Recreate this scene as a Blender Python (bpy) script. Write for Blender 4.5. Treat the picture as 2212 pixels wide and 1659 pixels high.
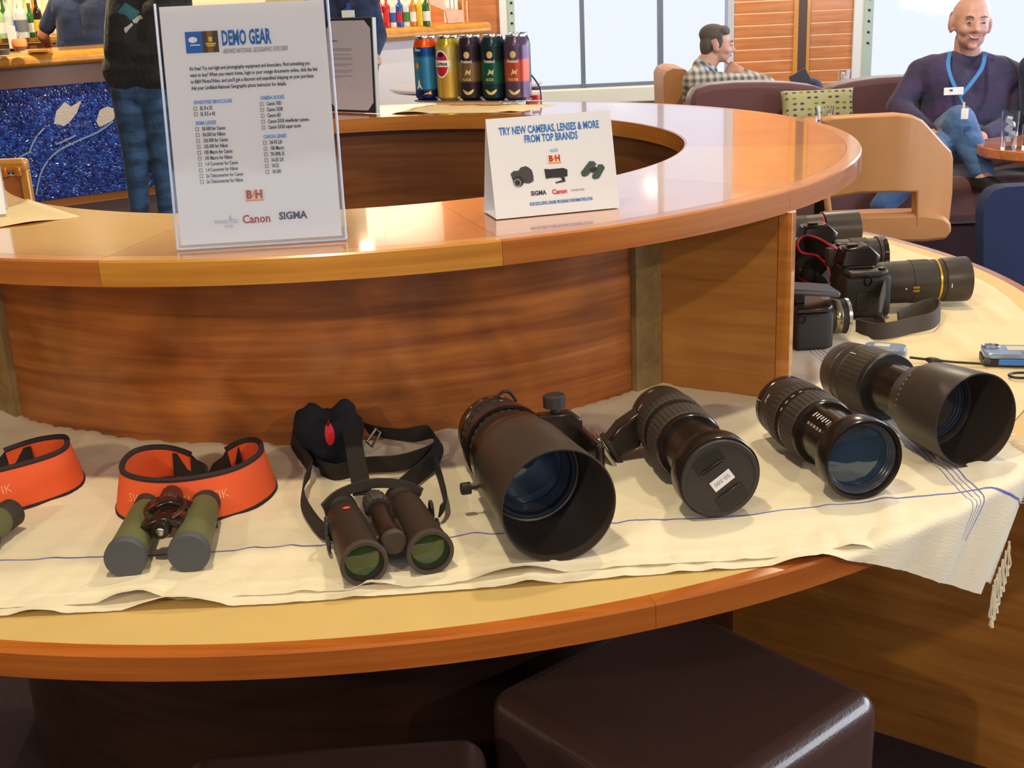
import bpy, bmesh, math, random
from mathutils import Vector as V, Matrix as M, noise
pi = math.pi
random.seed(7)
SC = bpy.context.scene
COL = SC.collection
for o in list(bpy.data.objects):
    bpy.data.objects.remove(o)

# ------------------------------------------------------------------ camera
FPX, PITCH, ROLL, CZ = 2683.6, 0.3166013, -0.0453798, 1.42
_f = V((0, math.cos(PITCH), -math.sin(PITCH)))
_r0 = V((1, 0, 0)); _u0 = V((0, math.sin(PITCH), math.cos(PITCH)))
_r = _r0*math.cos(ROLL) + _u0*math.sin(ROLL)
_u = -_r0*math.sin(ROLL) + _u0*math.cos(ROLL)
cam = bpy.data.cameras.new('camera'); cam_ob = bpy.data.objects.new('camera', cam); COL.objects.link(cam_ob)
cam.sensor_width = 36; cam.lens = FPX/2212*36; cam.clip_start = .05; cam.clip_end = 200
mw = M.Identity(4)
for i, c in enumerate((_r, _u, -_f)):
    for j in range(3): mw[j][i] = c[j]
mw[2][3] = CZ
cam_ob.matrix_world = mw
SC.camera = cam_ob
SC.view_settings.view_transform = 'Standard'; SC.view_settings.look = 'None'
SC.view_settings.gamma = 1; SC.view_settings.use_curve_mapping = False
SC.view_settings.exposure = 0.0

def PR(u, v):
    return _f + _r*((u-1106)/FPX) - _u*((v-829.5)/FPX)
def PX(u, v, z):                       # point of the plane at height z seen at a pixel of the photograph
    d = PR(u, v); return V((0, 0, CZ)) + d*((z-CZ)/d.z)
def PY(u, v, y):                       # point at depth y
    d = PR(u, v); return V((0, 0, CZ)) + d*(y/d.y)

# ------------------------------------------------------------------ world and lights
def lin(c):
    return tuple(((x/255)/12.92 if x/255 <= .04045 else ((x/255+.055)/1.055)**2.4) for x in c)
wd = bpy.data.worlds.new('overcast_sky'); SC.world = wd; wd.use_nodes = True
bg = wd.node_tree.nodes['Background']; bg.inputs[0].default_value = (*lin((221, 227, 240)), 1); bg.inputs[1].default_value = 1.3

def area(name, loc, to, size, power, col, sy=None, spread=180):
    l = bpy.data.lights.new(name, 'AREA'); l.energy = power; l.color = col
    l.shape = 'RECTANGLE' if sy else 'DISK'; l.size = size
    if sy: l.size_y = sy
    l.spread = math.radians(spread)
    o = bpy.data.objects.new(name, l); COL.objects.link(o); o.location = loc
    o.rotation_euler = (V(to)-V(loc)).to_track_quat('-Z', 'Y').to_euler()
    return o
WARM = (1.0, .83, .55); COOL = (.82, .89, 1.0)
area('ceiling_spot', (-.35, 1.05, 3.0), (-.3, 1.3, 0), .11, 28, WARM)
area('ceiling_spot', (-2.3, -2.3, 3.0), (-.2, 1.7, .8), .11, 48, WARM)
area('ceiling_spot', (2.4, -1.9, 3.0), (.2, 1.7, .8), .11, 40, WARM)
area('ceiling_spot', (.8, 2.5, 3.0), (.8, 2.4, 0), .12, 26, WARM)
area('ceiling_spot', (-1.2, 4.0, 3.0), (-1.2, 4.2, 0), .12, 22, WARM)
area('ceiling_spot', (-2.6, 7.9, 3.0), (-2.9, 8.6, 0), .12, 85, WARM)
area('ceiling_spot', (-4.0, 9.9, 3.0), (-4.0, 10.6, 1.0), .12, 60, WARM)
area('ceiling_spot', (-1.2, 10.6, 3.0), (-1.0, 11.0, 1.0), .12, 50, WARM)
area('ceiling_spot', (1.4, 5.2, 3.0), (1.4, 5.4, 0), .12, 50, WARM)
area('ceiling_spot', (1.6, 9.3, 3.0), (1.7, 10.4, .8), .12, 90, WARM)
area('side_cool_fill', (4.9, 2.5, 1.6), (0, 2.2, .9), 5.0, 185, COOL, 1.6)  # added cool fill light from the right; no side window is modelled
area('side_cool_fill', (4.9, 7.5, 1.6), (0, 7.0, .9), 4.0, 135, COOL, 1.6)  # second added fill on the same side, further back, also without a window
area('rear_cool_fill', (.5, -3.3, 1.8), (0, 2, .9), 4.0, 45, COOL, 1.4)  # added fill light behind the camera, where the wall has no window

# ------------------------------------------------------------------ materials
MATS = {}
def _nt(name):
    m = bpy.data.materials.new(name); m.use_nodes = True
    nt = m.node_tree; b = nt.nodes['Principled BSDF']; return m, nt, b
def _bump(nt, b, src, strength, dist=.002):
    bp = nt.nodes.new('ShaderNodeBump'); bp.inputs['Strength'].default_value = strength; bp.inputs['Distance'].default_value = dist
    nt.links.new(src, bp.inputs['Height']); nt.links.new(bp.outputs[0], b.inputs['Normal']); return bp
def mat(name, c, rough=.5, metal=0., coat=0., bump=None, var=None, trans=0., ior=1.45, alpha=1., emit=0., sheen=0., spec=None):
    """plain procedural material: bump=(scale,strength[,dist]) noise relief, var=(scale,amount) tone variation"""
    if name in MATS: return MATS[name]
    m, nt, b = _nt(name); c = (*lin(c), 1)
    b.inputs['Base Color'].default_value = c; b.inputs['Roughness'].default_value = rough
    b.inputs['Metallic'].default_value = metal; b.inputs['Coat Weight'].default_value = coat
    b.inputs['Transmission Weight'].default_value = trans; b.inputs['IOR'].default_value = ior
    b.inputs['Alpha'].default_value = alpha; b.inputs['Sheen Weight'].default_value = sheen
    if spec is not None: b.inputs['Specular IOR Level'].default_value = spec
    if emit: b.inputs['Emission Color'].default_value = c; b.inputs['Emission Strength'].default_value = emit
    tc = None
    if bump or var:
        tc = nt.nodes.new('ShaderNodeTexCoord')
    if var:
        n = nt.nodes.new('ShaderNodeTexNoise'); n.inputs['Scale'].default_value = var[0]; n.inputs['Detail'].default_value = 4
        nt.links.new(tc.outputs['Object'], n.inputs['Vector'])
        hv = nt.nodes.new('ShaderNodeHueSaturation'); hv.inputs['Color'].default_value = c
        mr = nt.nodes.new('ShaderNodeMapRange'); mr.inputs[3].default_value = 1-var[1]; mr.inputs[4].default_value = 1+var[1]
        mr.inputs[1].default_value = .3; mr.inputs[2].default_value = .7
        nt.links.new(n.outputs[0], mr.inputs[0]); nt.links.new(mr.outputs[0], hv.inputs['Value'])
        nt.links.new(hv.outputs[0], b.inputs['Base Color'])
    if bump:
        n = nt.nodes.new('ShaderNodeTexNoise'); n.inputs['Scale'].default_value = bump[0]; n.inputs['Detail'].default_value = 3
        nt.links.new(tc.outputs['Object'], n.inputs['Vector'])
        _bump(nt, b, n.outputs[0], bump[1], bump[2] if len(bump) > 2 else .001)
    MATS[name] = m; return m
def wood(name, c1, c2, rough=.3, coat=.3, sc=(3, 60, 60), coord='UV', blotch=.25, bl=5., bstr=.15, seed=0.):
    """lacquered veneer: fine grain stretched along the first axis, broad figure over it"""
    if name in MATS: return MATS[name]
    m, nt, b = _nt(name); N = nt.nodes; L = nt.links
    tc = N.new('ShaderNodeTexCoord'); mp = N.new('ShaderNodeMapping')
    mp.inputs['Scale'].default_value = sc; mp.inputs['Location'].default_value = (seed*3.1, seed*7.7, seed)
    L.new(tc.outputs[coord], mp.inputs['Vector'])
    n = N.new('ShaderNodeTexNoise'); n.inputs['Scale'].default_value = 1; n.inputs['Detail'].default_value = 7; n.inputs['Roughness'].default_value = .62; n.inputs['Distortion'].default_value = .4
    L.new(mp.outputs[0], n.inputs['Vector'])
    cr = N.new('ShaderNodeValToRGB'); cr.color_ramp.elements[0].position = .32; cr.color_ramp.elements[1].position = .68
    cr.color_ramp.elements[0].color = (*lin(c2), 1); cr.color_ramp.elements[1].color = (*lin(c1), 1)
    L.new(n.outputs[0], cr.inputs[0])
    n2 = N.new('ShaderNodeTexNoise'); n2.inputs['Scale'].default_value = bl; n2.inputs['Detail'].default_value = 2; n2.inputs['Distortion'].default_value = .6
    mp2 = N.new('ShaderNodeMapping'); mp2.inputs['Location'].default_value = (seed*1.3, 5+seed, 2); L.new(tc.outputs[coord], mp2.inputs['Vector']); L.new(mp2.outputs[0], n2.inputs['Vector'])
    mr = N.new('ShaderNodeMapRange'); mr.inputs[1].default_value = .3; mr.inputs[2].default_value = .7; mr.inputs[3].default_value = 1-blotch; mr.inputs[4].default_value = 1+blotch
    L.new(n2.outputs[0], mr.inputs[0])
    hv = N.new('ShaderNodeHueSaturation'); L.new(cr.outputs[0], hv.inputs['Color']); L.new(mr.outputs[0], hv.inputs['Value'])
    L.new(hv.outputs[0], b.inputs['Base Color'])
    b.inputs['Roughness'].default_value = rough; b.inputs['Coat Weight'].default_value = coat; b.inputs['Coat Roughness'].default_value = .08
    _bump(nt, b, n.outputs[0], bstr, .0006)
    MATS[name] = m; return m

W_TOP = [wood('cherry_veneer_%d' % i, c1, c2, .2, 1., (2.2, 75, 75), 'UV', .10, 3., bs, i) for i, (c1, c2, bs) in enumerate([
    ((206, 144, 70), (184, 116, 50), .08), ((198, 130, 66), (172, 100, 46), .22), ((188, 118, 62), (160, 90, 44), .08)])]
for m_ in W_TOP: m_.node_tree.nodes['Principled BSDF'].inputs['Coat IOR'].default_value = 2.3; m_.node_tree.nodes['Principled BSDF'].inputs['Coat Roughness'].default_value = .05
W_EDGE = [wood('cherry_edge_%d' % i, c1, c2, .28, .6, (2.0, 60, 60), 'UV', .12, 4., .1, i) for i, (c1, c2) in enumerate([
    ((190, 122, 50), (162, 96, 36)), ((206, 148, 62), (178, 116, 42)), ((190, 118, 52), (162, 92, 40))])]
W_PANEL = wood('figured_cherry_panel', (176, 108, 50), (130, 68, 30), .34, .3, (2.5, 45, 45), 'UV', .36, 7., .1, 3.)
W_FIN = wood('cherry_side_panel', (180, 124, 58), (146, 90, 38), .34, .3, (2.2, 30, 30), 'UV', .16, 4., .1, 5.)
W_POST = wood('pale_olive_lipping', (150, 126, 84), (122, 102, 66), .45, .1, (3, 70, 70), 'Object', .15, 9., .1, 1.)
W_BASE = wood('shaded_cherry_base', (58, 34, 26), (42, 26, 22), .45, .15, (2.5, 40, 40), 'UV', .25, 4., .1, 2.)  # reddish wood turned near-black: the under-desk shade is put into its colour
W_INN = wood('brown_inner_wall', (132, 82, 46), (98, 58, 32), .35, .3, (2.5, 40, 40), 'UV', .2, 4., .1, 9.)
W_LOW = wood('amber_desk_lipping', (184, 106, 42), (154, 82, 28), .22, .4, (2.0, 60, 60), 'UV', .12, 4., .08, 4.)
W_BAR = wood('honey_bar_wood', (214, 152, 60), (188, 122, 42), .22, .5, (1.2, 30, 30), 'Object', .12, 3., .05, 6.)
W_WALL = wood('cherry_wall_plank', (196, 128, 74), (172, 102, 56), .25, .3, (2, 40, 40), 'Object', .12, 3., .05, 8.)
LAM = mat('maple_laminate', (208, 178, 114), .42, var=(9, .05), bump=(60, .03))
BLK = mat('black_plastic', (34, 32, 32), .42, bump=(900, .06, .0004))
BLKG = mat('black_gloss_barrel', (36, 28, 25), .2, bump=None)
BLKM = mat('black_matte_barrel', (54, 46, 41), .5, bump=(1500, .15, .0003))
HOODM = mat('hood_satin', (60, 52, 48), .36)
RUB = mat('black_rubber', (54, 48, 44), .62, bump=(1200, .2, .0003))
INNER = mat('matte_lens_interior', (36, 40, 54), .45)
WEB = mat('black_webbing', (36, 33, 30), .85, bump=(1400, .5, .0005))
NEO = mat('black_neoprene', (17, 19, 30), .9, bump=(700, .3, .0005))
CHROME = mat('brushed_chrome', (190, 190, 188), .25, 1.)
STEELD = mat('dark_metal', (60, 58, 56), .35, 1.)
WHITE = mat('white_print', (235, 235, 235), .6)
GOLDP = mat('gold_print', (200, 150, 50), .35, .6)
REDM = mat('red_print', (205, 30, 45), .5)
GLASSL = mat('blue_reflection_lens_glass', (44, 66, 88), .06, .3, coat=1.0)  # bluish reflections painted into the glass as its base colour
GLASSG = mat('green_coated_glass', (46, 70, 34), .05, .2, coat=1.0)
PAPER = mat('white_paper', (226, 228, 236), .55)
CLEAR = mat('clear_glass', (250, 252, 255), .02, trans=1., ior=1.45)
GREYT = mat('grey_print', (120, 122, 130), .7)
DARKT = mat('ink_print', (48, 54, 84), .7)
BLUET = mat('blue_print', (28, 104, 184), .6)

# ------------------------------------------------------------------ mesh helpers
class G:
    """collects vertices / faces (with optional uv) before they become ONE mesh object"""
    def __init__(s): s.v = []; s.f = []; s.m = []; s.uv = {}
    def add(s, vs, fs, T=None, mi=0, uv=None):
        b = len(s.v)
        for i, p in enumerate(vs):
            p = V(p); s.v.append(T @ p if T is not None else p)
            if uv: s.uv[b+i] = uv[i]
        for f in fs: s.f.append([b+i for i in f]); s.m.append(mi)
        return s
    def box(s, sx, sy, sz, c=(0, 0, 0), T=None, mi=0):
        x, y, z = sx/2, sy/2, sz/2
        vs = [V((a*x, b*y, d*z))+V(c) for a in (-1, 1) for b in (-1, 1) for d in (-1, 1)]
        return s.add(vs, [(0, 1, 3, 2), (4, 6, 7, 5), (0, 4, 5, 1), (2, 3, 7, 6), (0, 2, 6, 4), (1, 5, 7, 3)], T, mi)
    def lathe(s, prof, n=48, T=None, mi=0, ribs=0., cap=True, sx=1., sy=1.):
        """profile of (z, r) revolved about z; ribs alternates the radius to make a knurled ring"""
        vs = []; fs = []; k = len(prof)
        for i in range(n):
            a = 2*pi*i/n; q = 1 if not ribs else (1-ribs if (i//2) % 2 else 1)
            for (z, r) in prof: vs.append((math.cos(a)*r*q*sx, math.sin(a)*r*q*sy, z))
        for i in range(n):
            j = (i+1) % n
            for t in range(k-1): fs.append((i*k+t, j*k+t, j*k+t+1, i*k+t+1))
        if cap and prof[0] != prof[-1]:
            if prof[0][1] > 1e-6: fs.append([i*k for i in reversed(range(n))])
            if prof[-1][1] > 1e-6: fs.append([i*k+k-1 for i in range(n)])
        return s.add(vs, fs, T, mi)
    def ell(s, rx, ry, rz, c=(0, 0, 0), T=None, mi=0, n=16):
        k = n//2; prof = [(-math.cos(pi*t/k), max(math.sin(pi*t/k), 1e-5)) for t in range(k+1)]
        TT = M.Translation(V(c)) @ M.Diagonal((rx, ry, rz, 1))
        return s.lathe(prof, n, (T @ TT) if T is not None else TT, mi, cap=False)
    def tube(s, pts, r, n=8, T=None, mi=0, closed=False):
        pts = [V(p) for p in pts]; k = len(pts); rr = r if isinstance(r, (list, tuple)) else [r]*k
        vs = []; fs = []; prev = None
        for i, p in enumerate(pts):
            d = (pts[(i+1) % k]-pts[i-1]) if (closed or 0 < i < k-1) else (pts[1]-pts[0] if i == 0 else pts[-1]-pts[-2])
            if d.length < 1e-9: d = V((0, 0, 1))
            d.normalize()
            if prev is None:
                a = d.cross(V((0, 0, 1)));
                if a.length < .1: a = d.cross(V((0, 1, 0)))
            else: a = prev - d*prev.dot(d)
            a.normalize(); prev = a; b = d.cross(a)
            for j in range(n):
                t = 2*pi*j/n; vs.append(p + (a*math.cos(t)+b*math.sin(t))*rr[i])
        m = k if closed else k-1
        for i in range(m):
            i2 = (i+1) % k
            for j in range(n): fs.append((i*n+j, i*n+(j+1) % n, i2*n+(j+1) % n, i2*n+j))
        if not closed: fs.append(list(reversed(range(n)))); fs.append([(k-1)*n+j for j in range(n)])
        return s.add(vs, fs, T, mi)
    def ribbon(s, pts, w, t, nd, T=None, mi=0, closed=False):
        """flat strap along pts; nd = width direction (one vector or one per point)"""
        pts = [V(p) for p in pts]; k = len(pts); vs = []; fs = []
        for i, p in enumerate(pts):
            d = (pts[(i+1) % k]-pts[i-1]) if (closed or 0 < i < k-1) else (pts[1]-pts[0] if i == 0 else pts[-1]-pts[-2])
            d.normalize(); wd_ = V(nd[i] if isinstance(nd, list) else nd); wd_ = wd_ - d*wd_.dot(d); wd_.normalize()
            nn = d.cross(wd_); ww = w[i] if isinstance(w, (list, tuple)) else w
            for a, b in ((-1, -1), (1, -1), (1, 1), (-1, 1)): vs.append(p + wd_*(a*ww/2) + nn*(b*t/2))
        m = k if closed else k-1
        for i in range(m):
            i2 = (i+1) % k
            for j in range(4): fs.append((i*4+j, i*4+(j+1) % 4, i2*4+(j+1) % 4, i2*4+j))
        if not closed: fs.append((3, 2, 1, 0)); fs.append([(k-1)*4+j for j in range(4)])
        return s.add(vs, fs, T, mi)
    def prism(s, poly, h, T=None, mi=0, z0=0.):
        n = len(poly); vs = [(x, y, z0) for x, y in poly]+[(x, y, z0+h) for x, y in poly]
        fs = [list(reversed(range(n))), [n+i for i in range(n)]]+[(i, (i+1) % n, n+(i+1) % n, n+i) for i in range(n)]
        return s.add(vs, fs, T, mi)
    def arc(s, c, r0, r1, z0, z1, a0, a1, n=None, mi=0, lip=0.):
        """sector of a ring; uv runs along the grain (u = tangent, v = across)"""
        n = n or max(2, int(abs(a1-a0)/2)); A0, A1 = math.radians(a0), math.radians(a1); am = (A0+A1)/2
        prof = [(r0, z0), (r1, z0), (r1, z1-lip), (r1-lip, z1), (r0, z1)] if lip else [(r0, z0), (r1, z0), (r1, z1), (r0, z1)]
        k = len(prof)
        for e in range(k):                                     # each face strip keeps its own uv
            (ra, za), (rb, zb) = prof[e], prof[(e+1) % k]; vs = []; uv = []
            for i in range(n+1):
                a = A0+(A1-A0)*i/n
                for (r, z) in ((ra, za), (rb, zb)):
                    x, y = math.cos(a)*r, math.sin(a)*r; vs.append((c[0]+x, c[1]+y, z))
                    if abs(za-zb) < 1e-6: uv.append((-x*math.sin(am)+y*math.cos(am), x*math.cos(am)+y*math.sin(am)))
                    else: uv.append((a*r, z))
            s.add(vs, [(2*i, 2*i+1, 2*i+3, 2*i+2) for i in range(n)], None, mi, uv)
        for a in (A0, A1):
            vs = [(c[0]+math.cos(a)*r, c[1]+math.sin(a)*r, z) for r, z in prof]
            s.add(vs, [list(range(k)) if a == A0 else list(reversed(range(k)))], None, mi, [(r, z) for r, z in prof])
        return s

WM = {}
def obj(name, g, mats, parent=None, world=False, smooth=35, bevel=0., kind=None, label=None, weld=True, sub=0):
    me = bpy.data.meshes.new(name)
    vs = g.v
    if world and parent is not None:
        inv = WM[parent].inverted(); vs = [inv @ p for p in vs]
    me.from_pydata([tuple(p) for p in vs], [], g.f)
    mats = mats if isinstance(mats, (list, tuple)) else [mats]
    for m in mats: me.materials.append(m)
    if len(mats) > 1:
        for i, p in enumerate(me.polygons): p.material_index = g.m[i]
    if g.uv:
        ul = me.uv_layers.new(name='UVMap')
        for lp in me.loops: ul.data[lp.index].uv = g.uv.get(lp.vertex_index, (0, 0))
    bm = bmesh.new(); bm.from_mesh(me)
    if weld: bmesh.ops.remove_doubles(bm, verts=bm.verts, dist=1e-6)
    bmesh.ops.recalc_face_normals(bm, faces=bm.faces); bm.to_mesh(me); bm.free()
    if smooth:
        me.shade_smooth(); me.set_sharp_from_angle(angle=math.radians(smooth))
    o = bpy.data.objects.new(name, me); COL.objects.link(o)
    if parent is not None: o.parent = parent; WM[o] = WM[parent]
    else: WM[o] = M.Identity(4)
    if bevel:
        b = o.modifiers.new('bevel', 'BEVEL'); b.width = bevel; b.segments = 2; b.limit_method = 'ANGLE'; b.angle_limit = math.radians(40)
    if sub:
        b = o.modifiers.new('sub', 'SUBSURF'); b.levels = sub; b.render_levels = sub
    if kind: o['kind'] = kind
    if label: o['label'] = label
    return o
def thing(name, label, cat, loc=(0, 0, 0), T=None, group=None):
    o = bpy.data.objects.new(name, None); COL.objects.link(o); o.empty_display_size = .05
    mwx = T.copy() if T is not None else M.Translation(V(loc))
    o.matrix_world = mwx; WM[o] = mwx
    o['label'] = label; o['category'] = cat
    if group: o['group'] = group
    return o
def tag(o, label, cat, group=None):
    o['label'] = label; o['category'] = cat
    if group: o['group'] = group
    return o
def rotz(a): return M.Rotation(a, 4, 'Z')
def frame(o, x, y=None, z=None):
    """matrix with origin o, x axis and z axis given"""
    x = V(x).normalized(); z = V(z).normalized(); y = z.cross(x).normalized(); z = x.cross(y)
    m = M.Identity(4)
    for i, c in enumerate((x, y, z)):
        for j in range(3): m[j][i] = c[j]
    for j in range(3): m[j][3] = o[j]
    return m
def zframe(o, z, up=(0, 0, 1)):
    """matrix whose z axis is the given direction, y as near up as possible"""
    z = V(z).normalized(); x = V(up).cross(z).normalized(); return frame(o, x, None, z)
def text(s, size, T, xs=1., align='CENTER', bold=0.):
    cu = bpy.data.curves.new('t', 'FONT'); cu.body = s; cu.size = size; cu.align_x = align; cu.resolution_u = 2
    cu.fill_mode = 'FRONT'; cu.offset = bold
    t = bpy.data.objects.new('t', cu); COL.objects.link(t)
    me = bpy.data.meshes.new_from_object(t.evaluated_get(bpy.context.evaluated_depsgraph_get()))
    bpy.data.objects.remove(t); bpy.data.curves.remove(cu)
    vs = [T @ V((v.co.x*xs, v.co.y, v.co.z)) for v in me.vertices]; fs = [list(p.vertices) for p in me.polygons]
    bpy.data.meshes.remove(me); return vs, fs
def fillet(pts, k=4):
    """Catmull-Rom through points"""
    pts = [V(p) for p in pts]; out = []
    for i in range(len(pts)-1):
        p0 = pts[max(i-1, 0)]; p1 = pts[i]; p2 = pts[i+1]; p3 = pts[min(i+2, len(pts)-1)]
        for j in range(k):
            t = j/k; out.append(.5*((2*p1)+(p2-p0)*t+(2*p0-5*p1+4*p2-p3)*t*t+(3*p1-p0-3*p2+p3)*t**3))
    out.append(pts[-1]); return out
def rrect(w, h, r, n=4):
    out = []
    for cx, cy, a0 in ((w/2-r, h/2-r, 0), (-w/2+r, h/2-r, 90), (-w/2+r, -h/2+r, 180), (w/2-r, -h/2+r, 270)):
        for i in range(n+1):
            a = math.radians(a0+90*i/n); out.append((cx+r*math.cos(a), cy+r*math.sin(a)))
    return out
# ------------------------------------------------------------------ key levels of the desk
CU = V((-.29534, 2.50379)); RO, RI = .978, .659
CL = V((-.2750, 2.4900)); RL = 1.347
ZU, ZL = 1.1008, .76434
TU, TL = .0340, .0312

desk = thing('reception_desk', 'large round cherry wood reception desk with a raised ring counter over a pale desk top', 'desk', (CU.x, CU.y, 0))
J = [-163.9+30.4*i for i in range(10)]; J[-1] = 107
for i in range(9):
    g = G().arc(CU, RI+.0, RO-.0275, ZU-TU, ZU, J[i]+.02, J[i+1]-.02, 24)
    obj('counter_panel', g, W_TOP[(i*2+1) % 3 if i != 3 else 1], desk, True)
    g = G().arc(CU, RO-.0270, RO, ZU-TU, ZU, J[i]+.015, J[i+1]-.015, 24, lip=.0025)
    obj('counter_edging', g, W_EDGE[[2, 0, 1, 2, 2, 0, 1, 0, 2][i]] if i != 1 else W_EDGE[2], desk, True)
g = G().arc(CU, RI-.004, RI-.0003, ZU-TU, ZU-.0005, J[0], J[-1], 130)
obj('inner_edging', g, W_EDGE[0], desk, True)
# walls that carry the ring: curved panels, pale posts, side panels
g = G().arc(CU, .735, .770, ZL, ZU-TU, -130.9, -50.6, 60); obj('curved_panel', g, W_PANEL, desk, True)
g = G().arc(CU, .735, .770, ZL, ZU-TU, -46.0, 106, 90); obj('curved_panel', g, W_PANEL, desk, True)
g = G().arc(CU, .735, .770, ZL, ZU-TU, -163, -135.6, 24); obj('curved_panel', g, W_PANEL, desk, True)
g = G().arc(CU, .735, .782, ZL, ZU-TU, -50.5, -46.1, 4); obj('post', g, W_POST, desk, True, bevel=.001)
g = G().arc(CU, .735, .782, ZL, ZU-TU, -135.5, -131.0, 4); obj('post', g, W_POST, desk, True, bevel=.001)
g = G().arc(CU, .695, .7345, .0, ZU-TU, J[0]+1, J[-1]-1, 130); obj('inner_wall', g, W_INN, desk, True)
def slab(a, b, t, z0, z1, side=1):
    a = V((a[0], a[1], 0)); b = V((b[0], b[1], 0)); d = (b-a); L = d.length; d.normalize(); n = V((-d.y, d.x, 0))*side*t
    vs = []; uv = []; fs = []; g = G()
    P = [a, b, b+n, a+n]
    for i in range(4):
        p, q = P[i], P[(i+1) % 4]; l = (q-p).length
        g.add([(*p.xy, z0), (*q.xy, z0), (*q.xy, z1), (*p.xy, z1)], [(0, 1, 2, 3)], None, 0, [(0, z0), (l, z0), (l, z1), (0, z1)])
    for z in (z0, z1): g.add([(*p.xy, z) for p in P], [(0, 1, 2, 3)], None, 0, [(0, 0), (l, 0), (l, t), (0, t)])
    return g
g = slab((.247, 1.943), (.412, 1.850), .018, ZL, ZU-TU); obj('side_panel', g, W_FIN, desk, True)
g = slab((.4123, 1.8495), (.4310, 1.8390), .020, ZL, ZU-TU); obj('side_panel_lipping', g, W_EDGE[0], desk, True, bevel=.001)
g = slab((-.872, 1.955), (-1.03, 1.86), .018, ZL, ZU-TU, -1); obj('side_panel', g, W_FIN, desk, True)
# lower desk: laminate sectors, lipping, base and a side panel below
g = G().arc(CL, .74, RL-.0215, ZL-TL, ZL, -165, 62, 110); obj('desk_top', g, LAM, desk, True)
K = [-165, -118, -71.8, -25, 20, 62]
for i in range(5):
    g = G().arc(CL, RL-.0210, RL, ZL-TL, ZL+.0002, K[i]+.012, K[i+1]-.012, 24, lip=.003); obj('desk_edging', g, W_LOW, desk, True)
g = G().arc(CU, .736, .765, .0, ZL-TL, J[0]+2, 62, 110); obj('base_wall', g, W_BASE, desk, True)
g = slab((.420, 2.266), (.955, 1.853), .03, .0, ZL-TL); obj('support_panel', g, W_FIN, desk, True)

# ------------------------------------------------------------------ table cloths
def cloth_mat(name, base, stripes=True):
    m, nt, b = _nt(name); N = nt.nodes; L = nt.links
    uv = N.new('ShaderNodeUVMap'); uv.uv_map = 'UVMap'; sp = N.new('ShaderNodeSeparateXYZ'); L.new(uv.outputs[0], sp.inputs[0])
    def math_(op, a, b_=None, c=None):
        n = N.new('ShaderNodeMath'); n.operation = op
        for i, x in enumerate((a, b_, c)):
            if x is None: continue
            if isinstance(x, (int, float)): n.inputs[i].default_value = x
            else: L.new(x, n.inputs[i])
        return n.outputs[0]
    nz = N.new('ShaderNodeTexNoise'); nz.inputs['Scale'].default_value = 14; L.new(uv.outputs[0], nz.inputs['Vector'])
    fz = N.new('ShaderNodeTexNoise'); fz.inputs['Scale'].default_value = 900; L.new(uv.outputs[0], fz.inputs['Vector'])
    wob = math_('MULTIPLY', math_('SUBTRACT', nz.outputs[0], .5), .012)
    wob2 = math_('ADD', wob, math_('MULTIPLY', math_('SUBTRACT', fz.outputs[0], .5), .0016))
    def line(coord, at, w):
        d = math_('ABSOLUTE', math_('SUBTRACT', math_('ADD', coord, wob2), at)); return math_('LESS_THAN', d, w)
    tot = line(sp.outputs[1], .118, .0019)
    for at, w in ((.575, .0008), (.583, .0008), (.591, .0008), (.599, .0013)):
        tot = math_('MAXIMUM', tot, line(sp.outputs[0], at, w))
    mix = N.new('ShaderNodeMix'); mix.data_type = 'RGBA'
    w = math_('MULTIPLY', tot, .92); L.new(w, mix.inputs[0])
    mix.inputs[6].default_value = (*lin(base), 1); mix.inputs[7].default_value = (*lin((50, 66, 170)), 1)
    if stripes: L.new(mix.outputs[2], b.inputs['Base Color'])
    else: b.inputs['Base Color'].default_value = (*lin(base), 1)
    b.inputs['Roughness'].default_value = .9; b.inputs['Sheen Weight'].default_value = .2
    wv = N.new('ShaderNodeTexNoise'); wv.inputs['Scale'].default_value = 500; wv.inputs['Detail'].default_value = 2
    mp = N.new('ShaderNodeMapping'); mp.inputs['Scale'].default_value = (.12, 1, 1); L.new(uv.outputs[0], mp.inputs[0]); L.new(mp.outputs[0], wv.inputs['Vector'])
    _bump(nt, b, wv.outputs[0], .6, .0012)
    return m
CLOTH = cloth_mat('striped_white_cotton', (228, 218, 192)); CLOTHP = cloth_mat('plain_white_cotton', (226, 216, 190), False)
CLOTHB = cloth_mat('warm_lit_cotton', (222, 200, 150), False)  # white cloth again, with the warm light on it put into the colour
def nz(x, y, z=0.): return noise.noise(V((x, y, z)))
def edge_y(x):                       # front edge of the cloth: straight, a little loose
    pts = [(-1.2, 1.30), (-.85, 1.27), (-.59, 1.263), (-.276, 1.262), (-.013, 1.279), (.256, 1.300), (.42, 1.318), (.56, 1.338), (.75, 1.375), (.9, 1.40)]
    for (xa, ya), (xb, yb) in zip(pts, pts[1:]):
        if x <= xb: return ya+(yb-ya)*(x-xa)/(xb-xa)
    return pts[-1][1]
def drape(p, lift):
    """lay a plan point on the desk; past the desk edge the cloth hangs straight down"""
    v = V((p.x-CL.x, p.y-CL.y)); r = v.length; v.normalize(); R = RL+.0045
    if r <= R: return V((p.x, p.y, ZL+.0016+max(lift, 0)))
    e = r-R; q = min(e, .012); a = q/.012*pi/2
    out = .008*math.sin(a); dn = .008*(1-math.cos(a))+max(e-.012, 0)
    w = .006*math.sin(p.x*60)*min(e/.05, 1)
    rr = R+out+w+.002
    return V((CL.x+v.x*rr, CL.y+v.y*rr, ZL+.0016+max(lift, 0)*math.exp(-e*50)-dn))
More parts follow.
